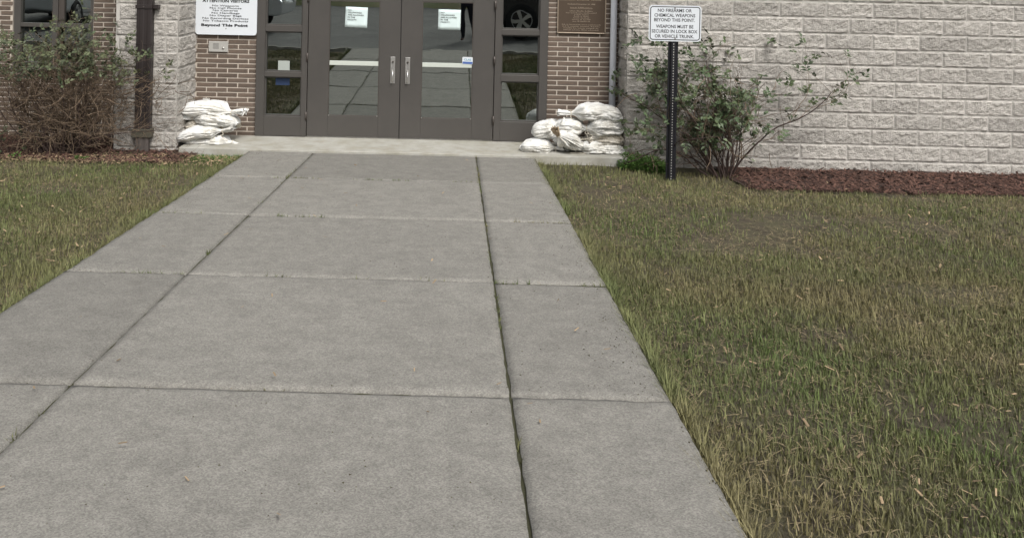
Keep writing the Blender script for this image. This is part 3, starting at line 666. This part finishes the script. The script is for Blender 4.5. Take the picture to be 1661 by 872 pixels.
sandbag('smooth round sandbag in the middle of the right heap', 932, 206, -.44, 62, 28, .36, -7, -10, 'R', 26, .02, gR, wr=.8)
sandbag('crumpled sandbag under the topmost bag of the right heap', 972, 206.5, -.46, 74, 34, .36, 3, 8, 'L', 27, .02, gR, wr=1.5)
sandbag('topmost sandbag of the right heap with a tied tail at its left', 957, 181.5, -.42, 104, 31, .37, 1, 2, 'L', 28, .05, gR, wr=.75, tail=.5)
for i, (x, y, Y) in enumerate(((905, 243, -.78), (925, 248, -.80), (955, 232, -.72))):
    mb = MB(); p = G(x, y, .006); pts = [p + Vector((k * .022, -.012 * math.sin(k * 1.1 + i), .002 * (k % 2))) for k in range(14)]
    mb.tube(pts, .0028, 5); tag(mb.build('loose_string', M['string']), ['loose pale string lying on the slab by the pointed sandbag', 'loose pale string lying on the slab in the middle of the right heap', 'loose pale string lying on the slab under the right end of the heap'][i], 'string')

# ------------------------------------------------------------------ planting
def leaf(mb, p, d, up, L, wd):
    d = d.normalized(); s = d.cross(up); s = s.normalized() if s.length > 1e-5 else Vector((1, 0, 0)); n = s.cross(d)
    mb.add([p, p + d * L * .45 + s * wd + n * wd * .35, p + d * L, p + d * L * .45 - s * wd + n * wd * .35, p + d * L * .5], [(0, 1, 4), (1, 2, 4), (0, 4, 3), (4, 2, 3)])
def shrub(name, label, base, stems, height, spread, seed, leaf_from, leaf_p, twig_p, leafL, mats, lean=(0, 0), thick=.009, squash=.6, fine=1, group=None, box=None, front=None, tangle=None):
    rg = random.Random(seed); t = thing(name, label, 'bush', base, group); wood, twigs, leaves = MB(), MB(), MB()
    def rv(k): return Vector((rg.gauss(0, k), rg.gauss(0, k), rg.gauss(0, k)))
    def compound(p, d):
        d = (d + rv(.5)).normalized(); up = (Vector((0, -.5, 1)) + rv(.5)).normalized(); s = d.cross(up).normalized()
        for k in range(rg.choice((3, 5, 5))):
            q = p + d * leafL * (.5 * (k // 2)); dd = d if k == 4 else (d * .5 + s * (1 if k % 2 else -1)); leaf(leaves, q, dd + rv(.15), up, leafL * rg.uniform(.7, 1.25), leafL * rg.uniform(.26, .4))
    def grow(p, d, L, r, depth):
        n = max(3, int(L / .07)); pts = [p.copy()]; rs = [r]; cur = rv(.10 + .05 * depth)
        for i in range(n):
            d = (d + cur * .5 + rv(.11 + .05 * depth) + Vector((0, 0, .03 - .012 * depth))).normalized()
            if p.z < .1: d.z = abs(d.z)
            if box:
                if p.x < box[0]: d.x = abs(d.x)
                if p.z > box[1]: d.z = -abs(d.z) * .3
            if front and p.z > front[0] and p.y < front[1]: d.y = abs(d.y) + .1
            d.y *= .93
            p = p + d * L / n; pts.append(p.copy()); rs.append(max(.0011, r * (1 - .62 * (i + 1) / n)))
            if depth < 3 and rg.random() < twig_p[depth] and i > 0:
                grow(p.copy(), (d + rv(.62) + Vector((0, 0, .1))).normalized(), L * rg.uniform(.28, .6), rs[-1] * .62, depth + 1)
            zf = p.z / height
            if rg.random() < leaf_p * (sst(leaf_from - .14, leaf_from + .10, zf) if leaf_from > 0 else 1) * (.35 + .4 * depth): compound(p, d)
        (wood if depth == 0 else twigs).tube(pts, rs, 5 if depth == 0 else 3, False)
    for i in range(stems):
        a_ = rg.uniform(0, 2 * math.pi); k = rg.random() ** .6
        d = Vector((math.cos(a_) * spread * k + lean[0], math.sin(a_) * spread * squash * k + lean[1], 1)).normalized()
        grow(Vector((math.cos(a_) * .15 * k, math.sin(a_) * .09 * k, 0)), d, height * rg.uniform(.62, 1.08), thick * rg.uniform(.6, 1.2), 0)
    if tangle:
        for _ in range(tangle[0]):
            p = Vector((rg.gauss(0, tangle[1]), rg.gauss(0, tangle[1] * .35), height * rg.uniform(.16, .80)))
            k = .35 + .65 * min(1, p.z / (height * .55)); p.x *= k
            d = (Vector((p.x * .9, p.y, .35)) + rv(.55)).normalized(); pts = [p.copy()]; nn = rg.randint(3, 6)
            for i in range(nn): d = (d + rv(.28)).normalized(); p = p + d * rg.uniform(.035, .07); pts.append(p.copy())
            twigs.tube(pts, [.0046 * (1 - .6 * i / nn) for i in range(nn + 1)], 3, False)
    wood.build('stems', mats[0], t, True); stuff(twigs.build('twigs', mats[1], t, True)); stuff(leaves.build('foliage', mats[2], t))
    return t
bx = P(100, 240, -1.02)
shrub('rose_bush', 'large twiggy brown rose bush in front of the left window', (bx.x, -1.02, gz(bx.x, -1.02)), 62, 1.02, 1.0, 3, .82, .17, (.80, .66, .30), .044, (M['stemdark'], M['stem'], M['leafgrey']), squash=.36, thick=.007, tangle=(800, .42))
bx = P(28, 240, -1.12)
shrub('leafy_shrub', 'small dark green shrub at the foot of the large twiggy bush', (bx.x, -1.12, gz(bx.x, -1.12)), 9, .34, .7, 9, 0, .9, (.4, .3, .2), .030, (M['stemdark'], M['stem'], M['leaf']), thick=.004)
bx = P(1172, 262, -.98)
shrub('rose_bush', 'sparse green rose bush arching in front of the block wall by the sign post', (bx.x, -.98, gz(bx.x, -.98)), 27, 1.26, 1.25, 21, .27, .25, (.50, .38, .2), .056, (M['stemdark'], M['stem'], M['leaf']), squash=.26, lean=(-.36, 0), box=(-.96, 1.36), front=(.95, -.12), tangle=(90, .3))

def inside(x, y, R_): return any(a < x < b and c < y < d for a, b, c, d in R_)
def scatter_blades(name, label, n, region, h0, h1, m, dens=None, width=.006, lean=.5):
    mb = MB(); rg = random.Random(n)
    for _ in range(n):
        x, y = rg.uniform(region[0], region[1]), rg.uniform(region[2], region[3])
        if dens and rg.random() > dens(x, y): continue
        h = rg.uniform(h0, h1); a_ = rg.uniform(0, 6.28); ln = h * rg.uniform(.1, lean); z = gz(x, y) - .005; dx, dy = math.cos(a_), math.sin(a_); wd = width * rg.uniform(.6, 1.3)
        mb.add([(x - dy * wd / 2, y + dx * wd / 2, z), (x + dy * wd / 2, y - dx * wd / 2, z), (x + dx * ln * .4 - dy * wd * .35, y + dy * ln * .4 + dx * wd * .35, z + h * .6), (x + dx * ln * .4 + dy * wd * .35, y + dy * ln * .4 - dx * wd * .35, z + h * .6), (x + dx * ln, y + dy * ln, z + h)], [(0, 1, 3, 2), (2, 3, 4)])
    o = stuff(mb.build(name, m)); o['label'] = label; o['category'] = 'grass'; return o
def dn(x, y): return sst(-.35, .3, noise.noise(Vector((x * 1.1, y * 1.1, 2))) + .5 * noise.noise(Vector((x * 3.7, y * 3.7, 4))) + .18)
lawnE = KY + .03
scatter_blades('grass', 'thin patchy grass left of the concrete walkway', 74000, (-5.6, WX0 - .01, lawnE, -1.0), .015, .06, M['grass'], lambda x, y: dn(x, y) * (1 if (y < -1.36 + .1 * noise.noise(Vector((x * 2, 0, 9))) or x > -2.7) else 0))
scatter_blades('grass', 'thin patchy grass right of the concrete walkway', 90000, (WX1 + .01, 6.6, lawnE, -.85), .015, .06, M['grass'], lambda x, y: dn(x, y) * (1 if (y < -1.7 + .1 * noise.noise(Vector((x * 2, 0, 9))) or x < 2.85) else 0))
scatter_blades('grass', 'denser fine grass nearest the viewer right of the walkway', 120000, (WX1 + .005, 4.4, lawnE, -3.6), .012, .055, M['grass'], lambda x, y: (.3 + .7 * dn(x, y)) * sst(-3.6, -5.0, y), width=.0035, lean=.9)
scatter_blades('grass', 'denser fine grass nearest the viewer left of the walkway', 26000, (-4.2, WX0 - .005, -6.4, -3.0), .012, .055, M['grass'], lambda x, y: (.3 + .7 * dn(x, y)), width=.0035, lean=.9)
for lab, xe in (('ragged grass tufts hanging over the left walkway edge', WX0 - .045), ('ragged grass tufts hanging over the right walkway edge', WX1 + .005)):
    scatter_blades('grass', lab, 9000, (xe, xe + .04, KY, SF - .25), .05, .11, M['grass'], lambda x, y: sst(-.15, .35, noise.noise(Vector((x * .5, y * 2.6, 11))) + .15), width=.004, lean=1.3)
scatter_blades('grass', 'short mossy grass strip at the foot of the left pier', 5200, (lx0 - .1, WX0, -1.12, SF - .005), .012, .045, M['weed'], lambda x, y: .45 + .5 * dn(x * 2, y * 2))
# leafy weeds
def weeds(label, x0, x1, y0, y1, n, h0, h1, L):
    mb = MB(); rg = random.Random(int(n + x0 * 10))
    for _ in range(n):
        x, y = rg.uniform(x0, x1), rg.uniform(y0, y1); e_ = 1 - abs(2 * (x - x0) / (x1 - x0) - 1) ** 3; h = rg.uniform(h0, h1) * (.35 + .65 * e_); z = gz(x, y)
        d = Vector((rg.gauss(0, 1), rg.gauss(0, 1), rg.uniform(.1, .9))); leaf(mb, Vector((x, y, z + h * rg.random() ** .5)), d, Vector((0, 0, 1)), L * rg.uniform(.6, 1.3), L * .3)
    o = stuff(mb.build('weeds', M['weed'])); o['label'] = label; o['category'] = 'weeds'; return o
wa, wb = P(1000, 250, -.75).x, P(1084, 250, -.75).x
weeds('bright green low weeds between the right sandbags and the sign post', wa, wb, -1.05, -.56, 3400, .03, .15, .034)
weeds('few green weed leaves in the left mulch bed', P(12, 250, -1.3).x, P(34, 250, -1.3).x, -1.36, -1.2, 160, .02, .06, .03)
weeds('small green weed tuft in the mulch near the block pier', P(122, 250, -1.3).x, P(140, 250, -1.3).x, -1.36, -1.24, 110, .02, .06, .03)
# mulch chips and dry litter
def chips(name, label, n, region, m, L0, L1, ok=None, zo=.03, cat='mulch'):
    mb = MB(); rg = random.Random(n)
    for _ in range(n):
        x, y = rg.uniform(region[0], region[1]), rg.uniform(region[2], region[3])
        if ok and not ok(x, y): continue
        z = gz(x, y) + zo + rg.uniform(-.006, .014); a_ = rg.uniform(0, 6.28); L = rg.uniform(L0, L1); wd = L * rg.uniform(.15, .4); tl = rg.uniform(-.5, .5)
        d = Vector((math.cos(a_), math.sin(a_), tl)) * L / 2; s = Vector((-math.sin(a_), math.cos(a_), rg.uniform(-.4, .4))) * wd / 2; u = Vector((0, 0, wd * .25)); p = Vector((x, y, z))
        mb.add([p - d - s, p + d - s, p + d + s, p - d + s, p - d * .8 + u, p + d * .8 + u], [(0, 1, 5, 4), (3, 4, 5, 2), (1, 2, 5), (0, 4, 3)])
    o = stuff(mb.build(name, m)); o['label'] = label; o['category'] = cat; return o
chips('mulch_chips', 'reddish brown bark mulch in front of the left brick wall', 9000, (-7.2, -2.65, -1.44, -.03), M['chip'], .015, .06)
chips('mulch_chips', 'reddish brown bark mulch in front of the right block wall', 9000, (2.78, 8.2, -1.74, -.55), M['chip'], .015, .06)
chips('dry_litter', 'pale dry leaf litter along the left mulch bed edge', 2600, (-6.5, -2.0, -1.55, -.95), M['dryleaf'], .012, .04, cat='litter')
chips('dry_litter', 'scattered dry litter on the grass right of the walkway', 800, (1.2, 6.5, -8, -1.2), M['dryleaf'], .012, .04, zo=.02, cat='litter')
chips('dry_litter', 'scattered dry litter on the grass left of the walkway', 700, (-6, -1.9, -8, -1.5), M['dryleaf'], .012, .04, zo=.02, cat='litter')
chips('dry_litter', 'few dry leaves lying on the concrete walkway', 70, (WX0, WX1, -8.2, -1.0), M['dryleaf'], .012, .034, zo=.084, cat='litter')

def thatch(label, n, x0, x1, y0, y1):
    mb = MB(); rg = random.Random(n)
    for _ in range(n):
        x, y = rg.uniform(x0, x1), rg.uniform(y0, y1)
        if rg.random() > .25 + .75 * dn(x + 3, y): continue
        a_ = rg.uniform(0, 6.28); L = rg.uniform(.03, .09); wd = rg.uniform(.0009, .0022); z = gz(x, y) + rg.uniform(.0, .014); d = Vector((math.cos(a_), math.sin(a_), rg.uniform(-.2, .25))) * L / 2; q = Vector((-math.sin(a_), math.cos(a_), 0)) * wd; p = Vector((x, y, z))
        mb.add([p - d - q, p - d + q, p + d * .1 + q + Vector((0, 0, .006)), p + d * .1 - q + Vector((0, 0, .006)), p + d], [(0, 3, 2, 1), (3, 4, 2)])
    o = stuff(mb.build('thatch', M['thatch'])); o['label'] = label; o['category'] = 'dead grass'
thatch('matted dead grass left of the concrete walkway', 38000, -5.6, WX0, lawnE, -1.3)
thatch('matted dead grass right of the concrete walkway', 46000, WX1, 6.5, lawnE, -1.4)
def joint_weeds(label, n):
    mb = MB(); rg = random.Random(n)
    lines = [(j1, None), (j2, None)] + [(None, y) for y in rows[1:-1]]
    for _ in range(n):
        a, b = rg.choice(lines); x, y = (a + rg.gauss(0, .004), rg.uniform(KY, SF)) if a is not None else (rg.uniform(WX0, WX1), b + rg.gauss(0, .005))
        if noise.noise(Vector((x * 2.5, y * 2.5, 6))) < .12: continue
        z = rise(y) - .03
        for k in range(rg.randint(2, 4)):
            d = Vector((rg.gauss(0, .6), rg.gauss(0, .6), 1)).normalized() * rg.uniform(.02, .045); p = Vector((x, y, z)); q = Vector((rg.uniform(-1, 1), rg.uniform(-1, 1), 0)).normalized() * .0025
            mb.add([p - q, p + q, p + d], [(0, 1, 2)])
    o = stuff(mb.build('joint_grass', M['grass'])); o['label'] = label; o['category'] = 'grass'
joint_weeds('sparse grass sprouting in the walkway joints', 900)
def grit(label, n, m, L0, L1):
    mb = MB(); rg = random.Random(n)
    for _ in range(n):
        e_ = rg.random() < .6; x = (WX0 + abs(rg.gauss(0, .12)) if rg.random() < .5 else WX1 - abs(rg.gauss(0, .12))) if e_ else rg.uniform(WX0, WX1); y = rg.uniform(KY, SF); z = rise(y) - .013; L = rg.uniform(L0, L1); a_ = rg.uniform(0, 6.28)
        mb.add([(x + L * math.cos(a_ + k * 2.09) * rg.uniform(.4, 1), y + L * math.sin(a_ + k * 2.09) * rg.uniform(.4, 1), z) for k in range(3)] + [(x, y, z + L * .5)], [(0, 1, 3), (1, 2, 3), (2, 0, 3)])
    o = stuff(mb.build('grit', m)); o['label'] = label; o['category'] = 'grit'
grit('dark soil crumbs along the walkway edges', 2600, M['soil'], .002, .007)

# ------------------------------------------------------------------ behind the viewer, cars and person seen mirrored in the glass
def car(label, x, y, z, rz, m, prof, roof, wheels, Lc, suv):
    t = thing('parked_car', label, 'car', (x, y, z), 'cars behind the viewer'); t.rotation_euler.z = rz
    def half(zz): return .90 - .02 * (zz < .35) - .27 * sst(.95, 1.75, zz)
    mb = MB(); n = len(prof); mb.add([(a_, -half(b_), b_) for a_, b_ in prof] + [(a_, half(b_), b_) for a_, b_ in prof], [tuple(range(n)), tuple(range(2 * n - 1, n - 1, -1))] + [(i, i + n, (i + 1) % n + n, (i + 1) % n) for i in range(n)])
    mb.build('body', m, t, False, .04)
    for s in (-1, 1):
        for poly in roof:
            g = MB(); pts = [(a_, s * (half(b_) + .006), b_) for a_, b_ in poly]; pin = [(a_, s * (half(b_) - .02), b_) for a_, b_ in poly]; k = len(pts)
            g.add(pts + pin, [tuple(range(k)), tuple(range(2 * k - 1, k - 1, -1))] + [(i, i + k, (i + 1) % k + k, (i + 1) % k) for i in range(k)]); g.build('side_window', M['carglass'], t)
        for wx in wheels:
            rr = .39 if suv else .33
            mb = MB(); prof_w = [(.62 * rr, -.10), (rr * .9, -.115), (rr, -.08), (rr, .08), (rr * .9, .115), (.62 * rr, .10)]; N = 28
            for k in range(N):
                a_ = 2 * math.pi * k / N; mb.v += [(r_ * math.cos(a_), yy, r_ * math.sin(a_)) for r_, yy in prof_w]
            q = len(prof_w); mb.f += [(k * q + i, k * q + (i + 1) % q, ((k + 1) % N) * q + (i + 1) % q, ((k + 1) % N) * q + i) for k in range(N) for i in range(q)]
            wo = mb.build('tyre', M['tyre'], t, True, 0, (wx, s * .83, rr))
            rm = MB(); rm.tube([(0, s * .03, 0), (0, s * .06, 0)], rr * .63, 24); rm2 = MB()
            for k in range(5):
                a_ = 2 * math.pi * k / 5; c_, s_ = math.cos(a_), math.sin(a_)
                quad = [(c_ * r_ - s_ * w_, s * .105, s_ * r_ + c_ * w_) for r_, w_ in ((.03, -.035), (rr * .62, -.055), (rr * .62, .055), (.03, .035))]; rm2.add(quad + [(a2, s * .07, c2) for a2, _, c2 in quad], [(0, 1, 2, 3), (0, 4, 5, 1), (2, 6, 7, 3), (1, 5, 6, 2)])
            rm2.tube([(0, s * .07, 0), (0, s * .112, 0)], .06, 14)
            ring = MB()
            for k in range(N):
                a_ = 2 * math.pi * k / N; ring.v += [(r_ * math.cos(a_), s * yy, r_ * math.sin(a_)) for r_, yy in ((rr * .58, .09), (rr * .64, .11), (rr * .64, .05))]
            ring.f += [(k * 3 + i, k * 3 + (i + 1) % 3, ((k + 1) % N) * 3 + (i + 1) % 3, ((k + 1) % N) * 3 + i) for k in range(N) for i in range(3)]
            rm.build('brake_disc', M['seal'], wo); rm2.build('spokes', M['rim'], wo); ring.build('rim', M['rim'], wo, True)
    x0 = min(a_ for a_, b_ in prof); x1 = max(a_ for a_, b_ in prof)
    for s in (-.62, .62):
        mb = MB(); mb.box(x1 - .03, x1 + .012, s - .16, s + .16, .66, .80); mb.build('headlight', M['lamp'], t, False, .01)
        mb = MB(); mb.box(x0 - .012, x0 + .03, s - .13, s + .13, .76, .96); mb.build('tail_light', M['tail'], t, False, .01)
    return t
suvp = [(-2.3, .42), (-1.75, .36), (-1.0, .34), (1.0, .34), (1.9, .36), (2.35, .45), (2.38, .85), (2.2, 1.0), (1.15, 1.1), (.55, 1.62), (.2, 1.74), (-1.9, 1.74), (-2.25, 1.2), (-2.36, .9)]
suvw = [[(.95, 1.14), (.5, 1.54), (.05, 1.62), (.05, 1.14)], [(-.05, 1.14), (-.05, 1.62), (-.95, 1.62), (-.95, 1.14)], [(-1.05, 1.14), (-1.05, 1.62), (-1.8, 1.6), (-2.05, 1.16)]]
sedp = [(-2.2, .42), (-1.5, .30), (1.5, .30), (2.25, .40), (2.32, .68), (2.1, .82), (1.0, .96), (.35, 1.36), (-.2, 1.44), (-.9, 1.40), (-1.6, 1.0), (-2.2, .96), (-2.3, .7)]
sedw = [[(.82, .99), (.3, 1.31), (-.15, 1.36), (-.15, .99)], [(-.25, .99), (-.25, 1.36), (-.85, 1.33), (-1.35, 1.01)]]
zl_ = rise(-12.6) - .13
car('black sport utility vehicle with alloy wheels parked behind the viewer, mirrored in the right sidelight', 3.0, -12.5, zl_, R(180), M['carblack'], suvp, suvw, (-1.45, 1.45), 4.7, True)
car('silver sedan parked behind the viewer, mirrored in the left sidelight', -6.5, -12.9, zl_, R(0), M['carsilver'], sedp, sedw, (-1.38, 1.4), 4.6, False)
car('silver sedan parked furthest left behind the viewer, mirrored in the window', -10.3, -13.8, zl_, R(90), M['carsilver'], sedp, sedw, (-1.38, 1.4), 4.6, False)
def person(x, y, z):
    t = thing('person', 'person in dark jacket and trousers standing behind the viewer, mirrored in the right door', 'person', (x, y, z))
    J = dict(pel=((0, 0, .93), .135), che=((0, 0, 1.25), .155), nek=((0, .0, 1.46), .065), hd=((0, .02, 1.54), .06))
    vs_ = []; rad = []; ed = []; idx = {}
    def jv(n, p, r): idx[n] = len(vs_); vs_.append(p); rad.append(r)
    for n, (p, r) in J.items(): jv(n, p, r)
    ed += [('pel', 'che'), ('che', 'nek'), ('nek', 'hd')]
    for s, n in ((-1, 'l'), (1, 'r')):
        for m_, p, r in (('hip', (s * .1, 0, .86), .098), ('kne', (s * .12, .02, .48), .062), ('ank', (s * .13, -.01, .09), .045), ('toe', (s * .15, .14, .045), .04), ('sho', (s * .19, 0, 1.39), .066), ('elb', (s * .27, .0, 1.10), .046), ('wri', (s * .2, .22, 1.14), .034), ('hnd', (s * .12, .28, 1.18), .032)): jv(n + m_, p, r)
        ed += [('pel', n + 'hip'), (n + 'hip', n + 'kne'), (n + 'kne', n + 'ank'), (n + 'ank', n + 'toe'), ('che', n + 'sho'), (n + 'sho', n + 'elb'), (n + 'elb', n + 'wri'), (n + 'wri', n + 'hnd')]
        for f in range(4):
            jv(n + 'f%d' % f, (s * (.09 - .012 * f), .33 - .006 * f, 1.20 - .016 * f), .009); ed.append((n + 'hnd', n + 'f%d' % f))
        jv(n + 'th', (s * .08, .27, 1.225), .010); ed.append((n + 'hnd', n + 'th'))
    me = bpy.data.meshes.new('body'); me.from_pydata(vs_, [(idx[a], idx[b]) for a, b in ed], []); b = obj('body', me, t)
    sk = b.modifiers.new('skin', 'SKIN')
    for i, d in enumerate(me.skin_vertices[0].data): d.radius = (rad[i] * (1.15 if i < 2 else 1), rad[i] * (.8 if i < 2 else 1)); d.use_root = (i == 0)
    ss = b.modifiers.new('sub', 'SUBSURF'); ss.levels = ss.render_levels = 2
    ev = b.evaluated_get(bpy.context.evaluated_depsgraph_get()); m2 = bpy.data.meshes.new_from_object(ev); b.modifiers.clear(); b.data = m2
    m2.materials.clear()
    for m_ in ('trouser', 'cloth', 'skin', 'shoe'): m2.materials.append(M[m_])
    for p in m2.polygons:
        c = p.center; p.material_index = 3 if c.z < .09 else (0 if c.z < .86 else (2 if (c.z > 1.45 or c.y > .2) else 1)); p.use_smooth = True
    hd = MB(); NU, NV = 20, 24
    for i in range(NU + 1):
        th = math.pi * i / NU
        for j in range(NV):
            ph = 2 * math.pi * j / NV; dx, dy, dz = math.sin(th) * math.cos(ph), math.sin(th) * math.sin(ph), math.cos(th)
            px_, py_, pz_ = dx * .076 * (1 - .18 * max(0, -dz)), dy * .095, dz * .118
            if dy > .5: py_ += .022 * math.exp(-((dx / .16) ** 2 + ((dz + .05) / .2) ** 2)) - .008 * math.exp(-(((abs(dx) - .38) / .16) ** 2 + ((dz - .12) / .14) ** 2)) - .004 * math.exp(-((dz + .42) / .06) ** 2 - (dx / .3) ** 2)
            hd.v.append((px_, py_ + .03, pz_ + 1.63))
    hd.f += [(i * NV + j, (i + 1) * NV + j, (i + 1) * NV + (j + 1) % NV, i * NV + (j + 1) % NV) for i in range(NU) for j in range(NV)]
    ho = hd.build('head', M['skin'], t, True)
    hr = MB(); hr.v = [((x_) * 1.08, (y_ - .03) * 1.08 + .018, (z_ - 1.63) * 1.07 + 1.635) for x_, y_, z_ in hd.v]
    hr.f = [f for f in hd.f if (lambda c: c[2] > 1.63 + .45 * (c[1] - .03) + .005 and c[2] > 1.575)([sum(hr.v[k][q] for k in f) / 4 for q in range(3)])]
    hr.build('hair', M['hair'], ho, True)
    return t
person(.28, -11.0, rise(-10.95) - .125)
def screen_tree(label, x, y, z, h, seed):  # added out of view to block low sky from the pane reflections
    rg = random.Random(seed); t = thing('tree', label, 'tree', (x, y, z), 'trees beyond the parking lot'); tr, lv = MB(), MB()
    tr.tube([(0, 0, -.3), (rg.uniform(-.1, .1), 0, h * .25), (rg.uniform(-.2, .2), .1, h * .5), (0, 0, h * .8)], [.22, .17, .12, .03], 8)
    for i in range(14):
        a_ = rg.uniform(0, 6.28); z0 = h * rg.uniform(.2, .7); L = h * rg.uniform(.18, .34); e_ = Vector((math.cos(a_) * L, math.sin(a_) * L, z0 + L * .5))
        tr.tube([(0, 0, z0), (e_.x * .5, e_.y * .5, z0 + L * .35), e_], [.07, .045, .015], 5)
        for k in range(190):
            p = e_ * rg.uniform(.55, 1.1) + Vector((rg.gauss(0, .13), rg.gauss(0, .13), rg.gauss(0, .11))) * h * .8; p.z = max(p.z, .5)
            leaf(lv, p, Vector((rg.gauss(0, 1), rg.gauss(0, 1), rg.gauss(0, .6))), Vector((0, 0, 1)), .24, .085)
    tr.build('trunk', M['bark'], t, True); stuff(lv.build('crown', M['treeleaf'], t)); return t
words = ('first', 'second', 'third', 'fourth', 'fifth', 'sixth', 'seventh', 'eighth', 'ninth')
for i in range(9):
    screen_tree('dark leafy tree beyond the parking lot behind the viewer, %s from the left' % words[i], -22 + i * 5.4 + random.uniform(-1, 1), -31 + random.uniform(-2.5, 2.5), .4, random.uniform(6.5, 9.5), 50 + i)
struct(sheet('grass_verge', [-300, -60, -20, 20, 60, 300], [-300, -60, -40, -27, -26.6], lambda x, y: .62 + .06 if y < -26.9 else .40, M['grass']))
